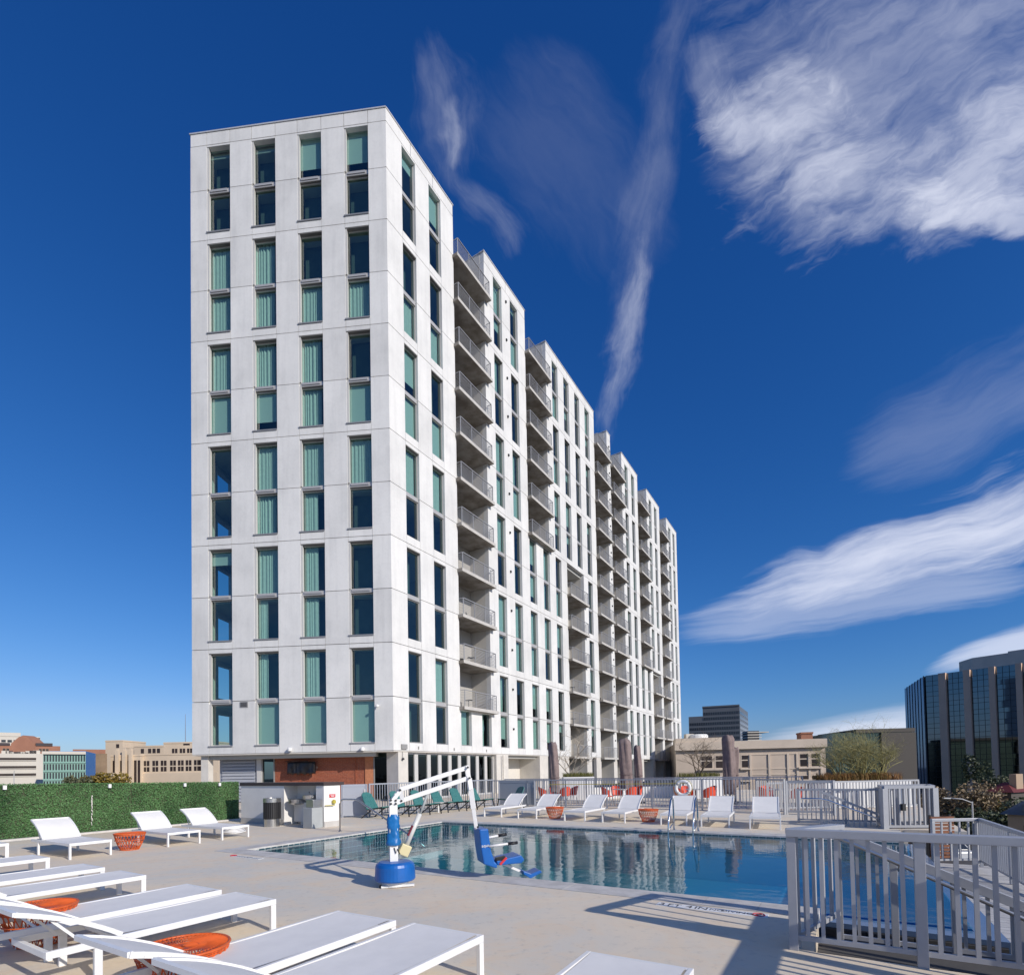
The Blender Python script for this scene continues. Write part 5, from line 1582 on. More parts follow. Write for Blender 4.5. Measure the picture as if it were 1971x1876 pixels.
def umbrella(label, x, y, z0, z1, r0, r1, lean=0.0, seed=0):
    root = thing('patio_umbrella', label, 'umbrella', (x, y, 0), group='closed brown patio umbrellas')
    r_ = random.Random(seed)
    m = MB(); n, nz = 22, 16; ph = r_.uniform(0, 6)
    rings = []
    for k in range(nz + 1):
        t = k / nz; z = z0 + (z1 - z0) * t; r = r0 + (r1 - r0) * t
        if k == nz: r *= 0.78
        rings.append([(x + lean * t + r * (1 + 0.16 * math.sin(5 * a + ph + t * 3.0) + 0.07 * math.sin(9 * a - t * 5)) * math.cos(a), y + r * (1 + 0.16 * math.sin(5 * a + ph + t * 3.0) + 0.07 * math.sin(9 * a - t * 5)) * math.sin(a), z + (0.04 * math.sin(3 * a + ph) if k in (0, nz) else 0)) for a in [2 * math.pi * j / n for j in range(n)]])
    b = len(m.v)
    for rg in rings: m.v += [Vector(q) for q in rg]
    for k in range(nz):
        for j in range(n): m.f.append((b + k * n + j, b + k * n + (j + 1) % n, b + (k + 1) * n + (j + 1) % n, b + (k + 1) * n + j)); m.m.append(0)
    m.f.append(tuple(b + nz * n + j for j in range(n))); m.m.append(0)
    m.build('canopy', 'umbrella_cloth', root, smooth=True)
    m = MB(); m.lathe((x, y, 0), [(0.03, 0.05), (0.03, z0 + 0.3)], 10); m.build('pole', 'alu_frame', root)
    m = MB(); m.lathe((x, y, 0), [(0.30, 0), (0.30, 0.05), (0.08, 0.06)], 18); m.build('base', 'dark_metal', root)
    m = MB(); m.tube([(x + lean * .3 + (r0 + (r1 - r0) * .3) * 1.22 * math.cos(a), y + (r0 + (r1 - r0) * .3) * 1.22 * math.sin(a), z0 + (z1 - z0) * .3) for a in [2 * math.pi * j / 16 for j in range(16)]], 0.012, 5, closed=True); m.build('tie_strap', 'umbrella_cloth', root)
    return root


umbrella('closed brown umbrella left of the others, in front of the bare planter tree', 1.93, 24.2, 0.62, 2.86, 0.20, 0.19, -0.08, 1)
umbrella('closed brown umbrella standing upright before the middle of the white tower', 5.15, 24.0, 0.70, 2.95, 0.26, 0.25, -0.10, 2)
umbrella('slim closed brown umbrella just behind the middle one', 5.95, 25.2, 0.70, 2.7, 0.18, 0.15, -0.05, 3)
umbrella('tallest closed brown umbrella right of the tower, before the beige building', 9.58, 23.6, 0.42, 3.0, 0.23, 0.25, -0.05, 4)
umbrella('slim closed brown umbrella just behind the tallest one', 10.05, 24.2, 0.72, 2.48, 0.13, 0.17, 0.06, 5)

# life ring on the fence
lr = thing('life_ring', 'white life ring hanging on the picket fence behind the lounger row', 'life ring', (6.52, 20.48, 0.5))
c0 = Vector((6.52, 20.48, 0.84)); fdx = (FCn - FB).normalized()
m = MB(); m.tube([c0 + fdx * (0.26 * math.cos(2 * math.pi * i / 28)) + Vector((0, 0, 0.26 * math.sin(2 * math.pi * i / 28))) for i in range(28)], 0.062, 10, closed=True); m.build('ring', 'white_paint', lr, smooth=True)
for k in range(4):
    a = math.pi / 4 + k * math.pi / 2
    m = MB(); m.tube([c0 + fdx * (0.26 * math.cos(a + d_)) + Vector((0, 0, 0.26 * math.sin(a + d_))) for d_ in (-0.1, 0, 0.1)], 0.066, 10); m.build('band', 'alu_light', lr, smooth=True)
m = MB(); m.tube([c0 + fdx * (0.35 * math.cos(2 * math.pi * i / 24)) + Vector((0, 0, 0.35 * math.sin(2 * math.pi * i / 24) * (1 + .05 * (i % 2)))) for i in range(24)], 0.008, 4, closed=True); m.build('rope', 'yellow_paint', lr)
m = MB(); m.tube([FB + fdx * s + Vector((0, 0, 0.98 + .004 * s)) - Vector((-fdx.y, fdx.x, 0)) * 0.05 for s in (3.0, 6.0, 9.0)], 0.014, 6); o = m.build('rescue_pole', 'yellow_paint', None); tag(o, 'thin yellow rescue pole hung along the long picket fence', 'rescue pole')
#@@PART4
# ------------------------------------------------------------------ planters, trees, shrubs


def bare_tree(name, label, base, h, n0, spread, m, seed, r0=0.05, depth=4, group=None, cat='tree', droop=0.0):
    root = thing(name, label, cat, base, group=group)
    r_ = random.Random(seed)
    tr, tw = MB(), MB()
    def grow(p, d, L, r, lev):
        pts = [p]; q = p; dd = d.copy()
        k = 3
        for i in range(k):
            dd = (dd + Vector((r_.gauss(0, .16), r_.gauss(0, .16), r_.gauss(0, .10) - droop * (lev > 1)))).normalized(); q = q + dd * (L / k); pts.append(q)
        rs = [r * (1 - 0.5 * i / k) for i in range(k + 1)]
        (tr if lev == 0 else tw).tube(pts, rs, 5 if lev < 2 else 3, cap=False)
        if lev >= depth: return
        for j in range(3 if lev < depth - 1 else 4):
            t = r_.uniform(0.35, 1.0); i = min(k - 1, int(t * k)); pp = pts[i] + (pts[i + 1] - pts[i]) * (t * k - i)
            a = r_.uniform(0, 6.28); sp = Vector((math.cos(a), math.sin(a), r_.uniform(-.1, .7))).normalized()
            grow(pp, (dd * 0.75 + sp * spread).normalized(), L * r_.uniform(.55, .8), r * 0.5, lev + 1)
    for i in range(n0):
        a = 6.283 * i / n0 + r_.uniform(-.3, .3)
        grow(Vector(base), Vector((math.cos(a) * spread * .55, math.sin(a) * spread * .55, 1)).normalized(), h * r_.uniform(.38, .5), r0, 0)
    tr.build('trunk', m, root)
    tw.build('branches', m, root, kind='stuff')
    return root


def grass_tuft(parent, name, x0, x1, y0, y1, z, h, n, m, seed):
    r_ = random.Random(seed); mb = MB()
    for i in range(n):
        x, y = r_.uniform(x0, x1), r_.uniform(y0, y1); a = r_.uniform(0, 6.28); L = h * r_.uniform(.6, 1.15); s = r_.uniform(.15, .75) * L
        dx_, dy_ = math.cos(a), math.sin(a); w = 0.006
        p0 = Vector((x, y, z)); p1 = p0 + Vector((dx_ * s * .35, dy_ * s * .35, L * .65)); p2 = p0 + Vector((dx_ * s, dy_ * s, L * .85))
        sx, sy = -dy_ * w, dx_ * w
        mb.quad(p0 + Vector((-sx, -sy, 0)), p0 + Vector((sx, sy, 0)), p1 + Vector((sx, sy, 0)), p1 - Vector((sx, sy, 0)))
        mb.tri(p1 + Vector((sx, sy, 0)), p1 - Vector((sx, sy, 0)), p2)
    return mb.build(name, m, parent, kind='stuff')


def planter(label, x0, x1, y0, y1, h, gm, seed, gh=0.34, n=900):
    root = thing('planter', label, 'planter', ((x0 + x1) / 2, (y0 + y1) / 2, 0), group='white planters with grasses')
    m = MB(); t = 0.06
    m.box(x0, x1, y0, y0 + t, 0, h); m.box(x0, x1, y1 - t, y1, 0, h); m.box(x0, x0 + t, y0 + t, y1 - t, 0, h); m.box(x1 - t, x1, y0 + t, y1 - t, 0, h)
    m.build('box', 'white_paint', root)
    m = MB(); m.box(x0 + t, x1 - t, y0 + t, y1 - t, 0, h - 0.05); m.build('soil', 'bark', root)
    r = thing('ornamental_grass', label.replace('white planter', 'clump of ornamental grass in the white planter'), 'grass', ((x0 + x1) / 2, (y0 + y1) / 2, h - .05), group='ornamental grasses in planters')
    grass_tuft(r, 'blades', x0 + .05, x1 - .05, y0 + .05, y1 - .05, h - 0.05, gh, n, gm, seed)
    return root


planter('white planter in front of the middle of the tower', 2.72, 4.35, 28.4, 29.4, 1.24, 'grass_green', 1)
planter('white planter at the right end of the tower', 8.8, 11.0, 28.0, 29.0, 1.13, 'grass_green', 2)
planter('white planter at the far right corner of the deck under the big green shrub', 12.0, 15.0, 20.4, 21.6, 1.0, 'grass_blade', 3, 0.42, 2600)
bare_tree('bare_tree', 'pale bare tree in the planter before the tower', (3.2, 28.9, 1.15), 3.0, 4, 0.95, 'bark_pale', 11, 0.04, 4)
bare_tree('bare_tree', 'dark bare tree in the planter before the beige building', (9.9, 28.5, 1.05), 2.9, 4, 1.05, 'bark', 12, 0.045, 4)
sh = bare_tree('green_shrub', 'big wispy green shrub rising from the right corner planter', (13.7, 21.0, 0.95), 2.7, 17, 1.15, 'bark_green', 13, 0.03, 4, cat='shrub')
bare_tree('green_shrub', 'smaller wispy green shrub at the left of the right corner planter', (12.9, 21.0, 0.95), 2.1, 10, 1.1, 'bark_green', 14, 0.027, 4, cat='shrub')
bare_tree('green_shrub', 'smaller wispy green shrub at the right of the right corner planter', (14.5, 21.0, 0.95), 2.1, 10, 1.1, 'bark_green', 15, 0.027, 4, cat='shrub')
wl = thing('terrace_wall', 'low white wall panel behind the far right fence below the planter', 'wall', (12.1, 20.2, 0))
m = MB(); m.box(11.8, 15.05, 20.15, 20.3, -0.3, 0.97); m.build('wall', 'white_paint', wl)
wl2 = thing('terrace_wall', 'low white wall behind the red chairs', 'wall', (6, 26, 0))
m = MB(); m.hexa([(2.0, 29.8, 0), (11.5, 29.5, 0), (11.5, 29.7, 0), (2.0, 30.0, 0), (2.0, 29.8, .62), (11.5, 29.5, .62), (11.5, 29.7, .62), (2.0, 30.0, .62)]); m.build('wall', 'white_paint', wl2)


def crown(mb, c, rad, n, size, r_):
    c = Vector(c); lumps = [(Vector((r_.gauss(0, .42) * rad[0], r_.gauss(0, .42) * rad[1], r_.gauss(0, .38) * rad[2])), r_.uniform(.34, .6)) for _ in range(11)]
    for i in range(n):
        o, k = r_.choice(lumps)
        d = Vector((r_.gauss(0, 1), r_.gauss(0, 1), r_.gauss(0, 1))).normalized() * (k * r_.uniform(.55, 1.05))
        p = c + o + Vector((d.x * rad[0], d.y * rad[1], d.z * rad[2]))
        a = Vector((r_.gauss(0, 1), r_.gauss(0, 1), r_.gauss(0, .6))).normalized(); b = a.cross(Vector((r_.gauss(0, 1), r_.gauss(0, 1), r_.gauss(0, 1)))).normalized()
        l = size * r_.uniform(.6, 1.3)
        mb.quad(p - a * l, p + b * l * .6, p + a * l, p - b * l * .6)


def tree(label, x, y, top, rad, leaf, n, size, seed, z0=-17, group='city trees below the deck'):
    root = thing('street_tree', label, 'tree', (x, y, z0), group=group)
    r_ = random.Random(seed)
    m = MB(); zc = top - rad[2]
    m.tube([(x, y, z0), (x + .2, y, (z0 + zc) / 2), (x, y, zc)], [0.35, 0.28, 0.18], 7)
    for i in range(6):
        a = i * 1.05 + r_.uniform(-.3, .3)
        m.tube([(x, y, zc - rad[2] * .7), (x + math.cos(a) * rad[0] * .4, y + math.sin(a) * rad[1] * .4, zc), (x + math.cos(a) * rad[0] * .7, y + math.sin(a) * rad[1] * .7, zc + rad[2] * .4)], [0.14, 0.09, 0.03], 5, cap=False)
    m.build('trunk', 'bark', root)
    m = MB(); crown(m, (x, y, zc), rad, n, size, r_); m.build('crown', leaf, root, kind='stuff')
    return root


# trees below the deck on the right
for i, (px, py, Y, rx, rz, leaf, n, lab) in enumerate((
        (1842, 1503, 62, 4.4, 4.4, 'brown_leaf', 9000, 'brown bare-crowned tree right behind the stair gate'),
        (1892, 1527, 60, 1.9, 2.2, 'yellow_leaf', 2600, 'yellowing tree between the brown tree and the red roof'),
        (1905, 1553, 48, 4.2, 3.6, 'dark_leaf', 7000, 'dark green tree beneath the street lamp at the right'),
        (1850, 1566, 46, 3.6, 3.2, 'olive_leaf', 5000, 'olive green tree low behind the landing railing'),
        (1945, 1494, 84, 5.0, 4.4, 'olive_leaf', 6000, 'grey green tree in front of the glass office block'),
        (1866, 1484, 92, 2.6, 5.0, 'dark_leaf', 4000, 'dark conical tree at the foot of the glass office block'),
        (1995, 1500, 78, 5.0, 5.0, 'olive_leaf', 5000, 'grey green tree at the right frame edge'),
        (1803, 1510, 68, 3.4, 4.0, 'brown_leaf', 6000, 'brown tree just right of the corner planter'),
        (1930, 1566, 52, 4.0, 3.6, 'dark_leaf', 5000, 'dark green tree left of the mansard house'))):
    p = atY(px, py, Y)
    tree(lab, p.x, p.y, p.z, (rx, rx, rz), leaf, int(n * 1.9), 0.16 if Y < 70 else 0.22, 100 + i)
for i, (px, py, Y, rx, rz, leaf, lab) in enumerate(((200, 1480, 104, 4.0, 3.4, 'yellow_leaf', 'olive yellow tree in front of the teal fronted building'), (152, 1488, 100, 3.2, 3.0, 'olive_leaf', 'small olive tree beside the hedge top at the left'))):
    p = atY(px, py, Y)
    tree(lab, p.x, p.y, p.z, (rx, rx, rz), leaf, 3500, 0.26, 200 + i, group='city trees left of the tower')

# ------------------------------------------------------------------ background buildings


def frame_of(pl, pr):
    "frame along a facade seen from the eye: s to the right, o towards the viewer"
    a, b = Vector((pl.x, pl.y, 0)), Vector((pr.x, pr.y, 0)); t = (b - a).normalized(); n = Vector((t.y, -t.x, 0))
    return (lambda s, o, z: a + t * s + n * o + Vector((0, 0, z))), (b - a).length


def facing(px0, px1, Y, py=1470):
    "two points of a facade that squarely faces the eye"
    t0, t1 = (ray(p, py).x / ray(p, py).y for p in (px0, px1)); tm = (t0 + t1) / 2
    return tuple(atY(p, py, Y * (1 + tm * tm) / (1 + t * tm)) for p, t in ((px0, t0), (px1, t1)))


def building(name, label, pl, pr, top, depth, mwall, z0=-17, group=None):
    F, L = frame_of(pl, pr)
    root = thing(name, label, 'building', F(0, 0, z0), group=group)
    m = MB(); m.fbox(F, 0, L, -depth, 0, z0, top); m.build('wall', mwall, root)
    return root, F, L


def windows(root, F, xs, zs, w, h, m='window_dark', fr=None, proud=0.03):
    for z in zs:
        for x in xs:
            c = MB(); c.fbox(F, x, x + w, -0.2, proud, z, z + h)
            o = c.build('window', fr or 'interior_dark', root)
            c = MB(); c.fbox(F, x + w * .08, x + w * .92, proud + .002, proud + .02, z + h * .05, z + h * .95); c.build('pane', m, o)


# beige concrete building right of the tower
Yb = 70
pl, pr = atY(1300, 1425, Yb), atY(1588, 1425, Yb - 4)
tz = atY(1500, 1424, Yb - 2.5).z
rb, Fb, Lb = building('concrete_building', 'low beige concrete building with window bands right of the white tower', pl, pr, tz, 14, 'beige_concrete')
ux = lambda px: (lambda p: (Vector((p.x, p.y, 0)) - Vector((pl.x, pl.y, 0))).length)(EYE + ray(px, 1450) * ((pl - EYE).dot(Vector((Fb(0, 1, 0) - Fb(0, 0, 0)))) / ray(px, 1450).dot(Fb(0, 1, 0) - Fb(0, 0, 0))))
zb = lambda py: atY(1480, py, Yb - 2.4).z
m = MB(); m.fbox(Fb, -0.1, Lb + 0.1, 0.002, 0.45, zb(1440), tz + 0.02); m.build('parapet_band', 'beige_light', rb)
m = MB(); m.fbox(Fb, 0, ux(1405), -5, 0.3, tz, zb(1416)); m.build('roof_block', 'beige_light', rb)
for a, b in ((1348, 1372), (1376, 1404), (1426, 1441), (1538, 1555), (1560, 1577)):
    x0, x1 = ux(a), ux(b)
    for zt_, zb_ in ((1451, 1477), (1492, 1500)):
        c = MB(); c.fbox(Fb, x0, x1, -0.3, 0.02, zb(zb_), zb(zt_)); o = c.build('window', 'beige_light', rb)
        c = MB(); c.fbox(Fb, x0 + .1, x1 - .1, 0.022, 0.035, zb(zb_) + .1, zb(zt_) - .75); c.fbox(Fb, x0 + .1, x1 - .1, 0.022, 0.035, zb(zt_) - .6, zb(zt_) - .08); c.build('pane', 'window_brown', o)
        c = MB(); c.fbox(Fb, x0 - .15, x1 + .15, 0.022, 0.35, zb(zb_) - .2, zb(zb_)); c.build('sill', 'beige_light', o)
for px in (1444, 1480, 1516, 1534, 1557, 1580):
    c = MB(); c.fbox(Fb, ux(px) - .12, ux(px) + .12, 0.003, 0.12, -10, zb(1451)); c.build('pilaster', 'beige_light', rb)
for py in (1451, 1479, 1490):
    c = MB(); c.fbox(Fb, ux(1444), ux(1534), 0.004, 0.06, zb(py) - .06, zb(py) + .06); c.build('panel_joint', 'beige_light', rb)
tk = thing('water_tank', 'white roof tank on the beige building beside the tower', 'tank', Fb(ux(1350), -3, zb(1416)))
p = Fb(ux(1350), -3, zb(1417)); m = MB(); m.lathe(p, [(1.25, 0), (1.25, 0.55), (1.1, 0.7)], 20); m.build('tank', 'white_paint', tk)
m = MB(); q = Fb(ux(1331), -3, zb(1417)); m.box(q.x - .5, q.x + .5, q.y - .5, q.y + .5, q.z, q.z + .8); m.build('cabinet', 'pale_concrete', tk)
ch = thing('brick_chimney', 'small brick rooftop block on the beige building', 'chimney', Fb(ux(1566), -3, tz))
m = MB(); m.fbox(Fb, ux(1555), ux(1578), -4.5, -2.5, tz, zb(1412)); m.build('block', 'brick_pink', ch)
m = MB(); m.fbox(Fb, ux(1554), ux(1579), -4.6, -2.4, zb(1412) + .002, zb(1411) + .15); m.build('cap', 'brick_pink', ch)
# slate office tower
Yd = 190
pl, pc, pr = atY(1326, 1400, Yd), atY(1424, 1400, Yd - 6), atY(1440, 1400, Yd + 16)
zt_ = atY(1424, 1358, Yd - 6).z; zt2 = atY(1340, 1379, Yd).z
F, L = frame_of(pl, pc); F2, L2 = frame_of(pc, pr)
rt = thing('office_tower', 'dark slate office tower with banded windows far behind the beige building', 'building', (pl.x, pl.y, -17))
xs_ = L * 0.285
m = MB(); m.fbox(F, xs_, L, -24, 0, -17, zt_); m.fbox(F, 0, xs_ - .01, -24, -0.01, -17, zt2); m.build('wall', 'tower_slate', rt)
m = MB(); m.fbox(F2, 0, L2, -0.35, 0.05, -17, zt_ - .01); m.build('side_wall', 'tower_slate', rt)
nf_ = 15; fh_ = (zt_ - 0) / nf_
bnd, bnd2 = 0, 0
for i in range(1, 14):
    z = zt_ - i * 1.75 - .9
    if z < -1: break
    x0 = 0.2 if z + 1.0 < zt2 - .5 else xs_ + .2
    c = MB(); c.fbox(F, x0, L - .2, 0.01, 0.06, z, z + .95); o = c.build('window_band', 'window_dark', rt)
    c = MB()
    k = int((L - x0) / 0.75)
    for j in range(k): c.fbox(F, x0 + j * .75, x0 + j * .75 + .09, 0.062, 0.12, z, z + .95)
    c.build('mullions', 'tower_slate', o, kind='stuff')
    c = MB(); c.fbox(F2, 0.2, L2 - .2, 0.06, 0.10, z, z + .95); c.build('window_band', 'window_dark', rt)
m = MB(); m.fbox(F, xs_ - .1, L + .1, -24, 0.3, zt_, zt_ + .5); m.build('roof_edge', 'tower_slate', rt)
# construction block with flags of formwork
pl, pr = atY(1440, 1410, 160), atY(1461, 1410, 160)
rcx, F, L = building('unfinished_building', 'unfinished concrete frame beside the slate tower', pl, pr, atY(1450, 1406, 160).z, 4, 'interior_dark')
for i in range(4):
    z = atY(1450, 1408 + i * 5, 160).z
    m = MB(); m.fbox(F, -.3, L + .6 + (2.2 if i < 1 else 0), -4, .3, z - .25, z); m.build('floor_edge', 'pale_concrete', rcx)
# green glass building behind the shrub
pl, pr = atY(1602, 1420, 130), atY(1752, 1420, 128)
rg, F, L = building('glass_building', 'green mirrored building behind the wispy shrub', pl, pr, atY(1660, 1409, 129).z, 20, 'green_glass')
m = MB(); m.fbox(F, L * .30, L + 1, -20, .4, atY(1700, 1409, 129).z, atY(1700, 1402, 129).z); m.build('roof_block', 'dark_brown_wall', rg)
m = MB(); m.fbox(F, L * .62, L + 1, .002, .5, -17, atY(1700, 1410, 129).z); m.build('brown_wing', 'dark_brown_wall', rg)
for i in range(16):
    m = MB(); x = L * .6 * i / 16; m.fbox(F, x, x + .10, .002, .06, -10, atY(1660, 1410, 129).z); m.build('mullion', 'green_glass', rg)
for i in range(8):
    z = atY(1660, 1418 + i * 11, 129).z
    m = MB(); m.fbox(F, 0, L * .61, .002, .05, z - .08, z); m.build('floor_line', 'dark_brown_wall', rg)
# glass office block with tan ribs
kk = 1.5
pc = atY(1785, 1400, 165); pr = Vector((94.0 * kk, 98.2 * kk, 0)); pr = pc + (pr - Vector((85.5 * kk, 110 * kk, 0))).normalized() * 62
pb = atY(1747, 1400, 192)
zt_ = atY(1785, 1300, 165).z
ro = thing('office_block', 'dark mirrored office block with tan vertical ribs at the right', 'building', (pc.x, pc.y, -17))
F, L = frame_of(pc, pr); F2, L2 = frame_of(pb, pc)
m = MB(); m.fbox(F, 0, L, -30, -0.5, -17, zt_ - .01); m.build('core', 'dark_brown_wall', ro)
colx = [1.9 + i * 0 for i in range(1)]
# rib spacing read from the photograph
def so(px):
    r = ray(px, 1400); n = F(0, 1, 0) - F(0, 0, 0); q = EYE + r * ((pc - EYE).dot(n) / r.dot(n)); return (Vector((q.x, q.y, 0)) - Vector((pc.x, pc.y, 0))).length
ribs = [(so(a), so(b)) for a, b in ((1812, 1826), (1860, 1873), (1909, 1921), (1961, 1973))]
sp = (ribs[3][0] - ribs[0][0]) / 3
while ribs[-1][1] + sp < L: ribs.append((ribs[-1][0] + sp, ribs[-1][1] + sp))
nfl = 11; zb0 = -17; fh_ = (zt_ - zb0) / 14
x = 0
for bi, (a, b) in enumerate(ribs + [(L, L)]):
    n = 3 if bi else 2
    for k in range(14):
        for j in range(n):
            x0 = x + (a - x) * j / n; x1 = x + (a - x) * (j + 1) / n
            for (za, zb_) in ((0.0, 0.42), (0.42, 1.0)):
                if bi < 5:
                    c = MB(); e = rnd.uniform(-.004, .004); e2 = rnd.uniform(-.003, .003)
                    z0_, z1_ = zb0 + (k + za) * fh_ + .05, zb0 + (k + zb_) * fh_ - .05
                    c.quad(F(x0 + .06, e, z0_), F(x1 - .06, e2, z0_), F(x1 - .06, e2 + .001, z1_), F(x0 + .06, e + .001, z1_)); c.build('glass_panel', 'office_glass', ro)
    x = b
m = MB(); m.fbox(F, 0, L, -.49, -.1, -17, zt_ - .005); m.build('mullion_grid', 'office_line', ro)
for a, b in ribs:
    m = MB(); m.fbox(F, a, b, -.05, 1.3, -17, zt_ - .3)
    m.slab([F(a, -.05, zt_ - .3), F(b, -.05, zt_ - .3), F(b, 1.3, zt_ - .3), F(a, 1.3, zt_ - .3)], (0, 0, .3)); m.build('rib', 'tan_rib', ro)
m = MB(); m.fbox(F2, 0, L2, -6, -.2, -17, zt_ - .02); m.build('side_core', 'dark_brown_wall', ro)
for i in range(7):
    c = MB(); a, b = L2 * i / 7, L2 * (i + 1) / 7
    c.quad(F2(a + .05, 0.5, -17), F2(a + (b - a) * .6, -.1, -17), F2(a + (b - a) * .6, -.1, zt_), F2(a + .05, 0.5, zt_)); c.quad(F2(a + (b - a) * .6, -.1, -17), F2(b + .04, .5, -17), F2(b + .04, .5, zt_), F2(a + (b - a) * .6, -.1, zt_)); c.build('folded_glass', 'office_glass_blue', ro)
    c = MB(); c.fbox(F2, b - .10, b + .12, .3, .62, -17, zt_ - .05); c.build('glass_fin', 'office_line', ro)
zz = atY(1850, 1268, 185).z
q1, q2 = atY(1846, 1280, 185), atY(1871, 1270, 178); q3 = Vector((q2.x + 60 * (pr - pc).normalized().x, q2.y + 60 * (pr - pc).normalized().y, 0))
Fq, Lq = frame_of(q1, q2); m = MB(); m.fbox(Fq, 0, Lq, -10, 0, zt_ - 2, atY(1871, 1266, 178).z); Fq2, Lq2 = frame_of(q2, q3); m.fbox(Fq2, 0, 9, -12, 0.02, zt_ - 2, atY(1871, 1266, 178).z + .01); m.fbox(Fq2, 9, Lq2, -12, 0.04, zt_ - 2, atY(1935, 1258, 172).z + .5)
m.build('penthouse', 'beige_light', ro)
for s in (5, 9):
    m = MB(); m.fbox(Fq2, s, s + 1.1, .045, .1, zt_ + 2.4, zt_ + 3.2); m.build('vent', 'dark_brown_wall', ro)
# mansard house at the right edge
pl, pr = atY(1939, 1560, 40), atY(2075, 1560, 36.5)
rm_, F, L = building('mansard_house', 'tan house with blue slate mansard roof at the right edge', pl, pr, atY(1942, 1566, 40).z, 8, 'tan_stucco')
zt_ = atY(1942, 1566, 40).z; zr = atY(1945, 1541, 40).z
m = MB(); m.hexa([F(-.35, .35, zt_), F(L, .35, zt_), F(L, -8, zt_), F(-.35, -8, zt_), F(.6, -.7, zr), F(L, -.7, zr), F(L, -7, zr), F(.6, -7, zr)]); rf = m.build('roof', 'mansard_slate', rm_)
for s in (1.0, 2.6, 4.2):
    m = MB(); m.fbox(F, s, s + .75, -.6, .32, zt_ + .25, zr - .15); m.build('dormer', 'mansard_slate', rf)
windows(rm_, F, (.9, 2.3, 3.7), (zt_ - 1.9,), .45, 1.2, 'window_brown', 'tan_stucco')
rr2, F, L = building('red_roof_house', 'low dark red roofed house among the trees at the right', atY(1901, 1520, 64), atY(1946, 1520, 62), atY(1920, 1524, 63).z, 6, 'dark_brown_wall')
zq = atY(1920, 1524, 63).z
m = MB(); m.hexa([F(-.4, .4, zq), F(L + .4, .4, zq), F(L + .4, -6.4, zq), F(-.4, -6.4, zq), F(.8, -1.6, zq + 1.1), F(L * .55, -1.6, zq + 1.1), F(L * .55, -4, zq + 1.1), F(.8, -4, zq + 1.1)]); m.build('roof', 'red_roof', rr2)
m = MB(); m.fbox(F, L * .68, L * .98, -3, -1.4, zq - .5, zq + 2.1); m.build('chimney', 'tan_stucco', rr2)
# street lamps
def lamp(label, px, py, Y, arm, h0=-17):
    p = atY(px, py, Y); root = thing('street_lamp', label, 'street lamp', (p.x, p.y, h0), group='street lamps')
    m = MB(); m.tube([(p.x, p.y, h0), (p.x, p.y, p.z)], [0.09, 0.06], 8); m.build('pole', 'lamp_grey', root)
    m = MB(); m.tube([(p.x, p.y, p.z - .1), (p.x + arm * .45, p.y, p.z + .22), (p.x + arm, p.y, p.z + .32)], 0.045, 6); m.build('arm', 'lamp_grey', root, smooth=True)
    m = MB(); m.beam((p.x + arm, p.y, p.z + .30), (p.x + arm * 1.3, p.y, p.z + .33), .18, .09); m.build('lamp_head', 'lamp_grey', root)
lamp('pale street lamp with a long arm before the dark trees', 1871, 1542, 44, -1.8)
lamp('small street lamp with curved head left of the glass office block', 1724, 1494, 60, -.8)
# parked car in the street, seen through the rails
p = gnd(1805, 1650, -17 if False else -9.0)
cx_, cy_ = atY(1812, 1640, 40).x, 40
czb = atY(1812, 1652, 40).z
mb = MB(); mb.box(15, 60, 30, 46, czb - 1.2, czb); struct('parking_lot', mb, 'asphalt')
car = thing('parked_car', 'white parked car seen between the landing rails', 'car', (cx_, cy_, czb))
m = MB(); m.slab([(cx_ - .85, cy_ - 2.1, czb + .28), (cx_ - .85, cy_ + 2.1, czb + .28), (cx_ - .85, cy_ + 2.15, czb + .75), (cx_ - .85, cy_ + 1.2, czb + .9), (cx_ - .85, cy_ - 1.3, czb + .9), (cx_ - .85, cy_ - 2.1, czb + .8)], (1.7, 0, 0)); m.build('body', 'car_white', car, bevel=.06)
m = MB(); m.hexa([(cx_ - .78, cy_ - 1.7, czb + .9), (cx_ + .78, cy_ - 1.7, czb + .9), (cx_ + .78, cy_ + 1.0, czb + .9), (cx_ - .78, cy_ + 1.0, czb + .9), (cx_ - .62, cy_ - 1.2, czb + 1.42), (cx_ + .62, cy_ - 1.2, czb + 1.42), (cx_ + .62, cy_ + .4, czb + 1.42), (cx_ - .62, cy_ + .4, czb + 1.42)]); cb = m.build('cabin', 'car_white', car, bevel=.05)
m = MB(); m.hexa([(cx_ - .62, cy_ - 1.70, czb + .95), (cx_ + .62, cy_ - 1.70, czb + .95), (cx_ + .62, cy_ - 1.6, czb + .95), (cx_ - .62, cy_ - 1.6, czb + .95), (cx_ - .52, cy_ - 1.30, czb + 1.36), (cx_ + .52, cy_ - 1.30, czb + 1.36), (cx_ + .52, cy_ - 1.2, czb + 1.36), (cx_ - .52, cy_ - 1.2, czb + 1.36)]); m.build('rear_window', 'window_dark', cb)
for sx in (-1, 1):
    for yy in (-1.3, 1.3):
        m = MB(); m.tube([(cx_ + sx * .87, cy_ + yy, czb + .32), (cx_ + sx * .66, cy_ + yy, czb + .32)], .32, 16); m.build('wheel', 'tyre', car)
    m = MB(); m.box(cx_ + sx * .7 - .12, cx_ + sx * .7 + .12, cy_ - 2.14, cy_ - 2.09, czb + .6, czb + .75); m.build('tail_light', 'red_paint', car)

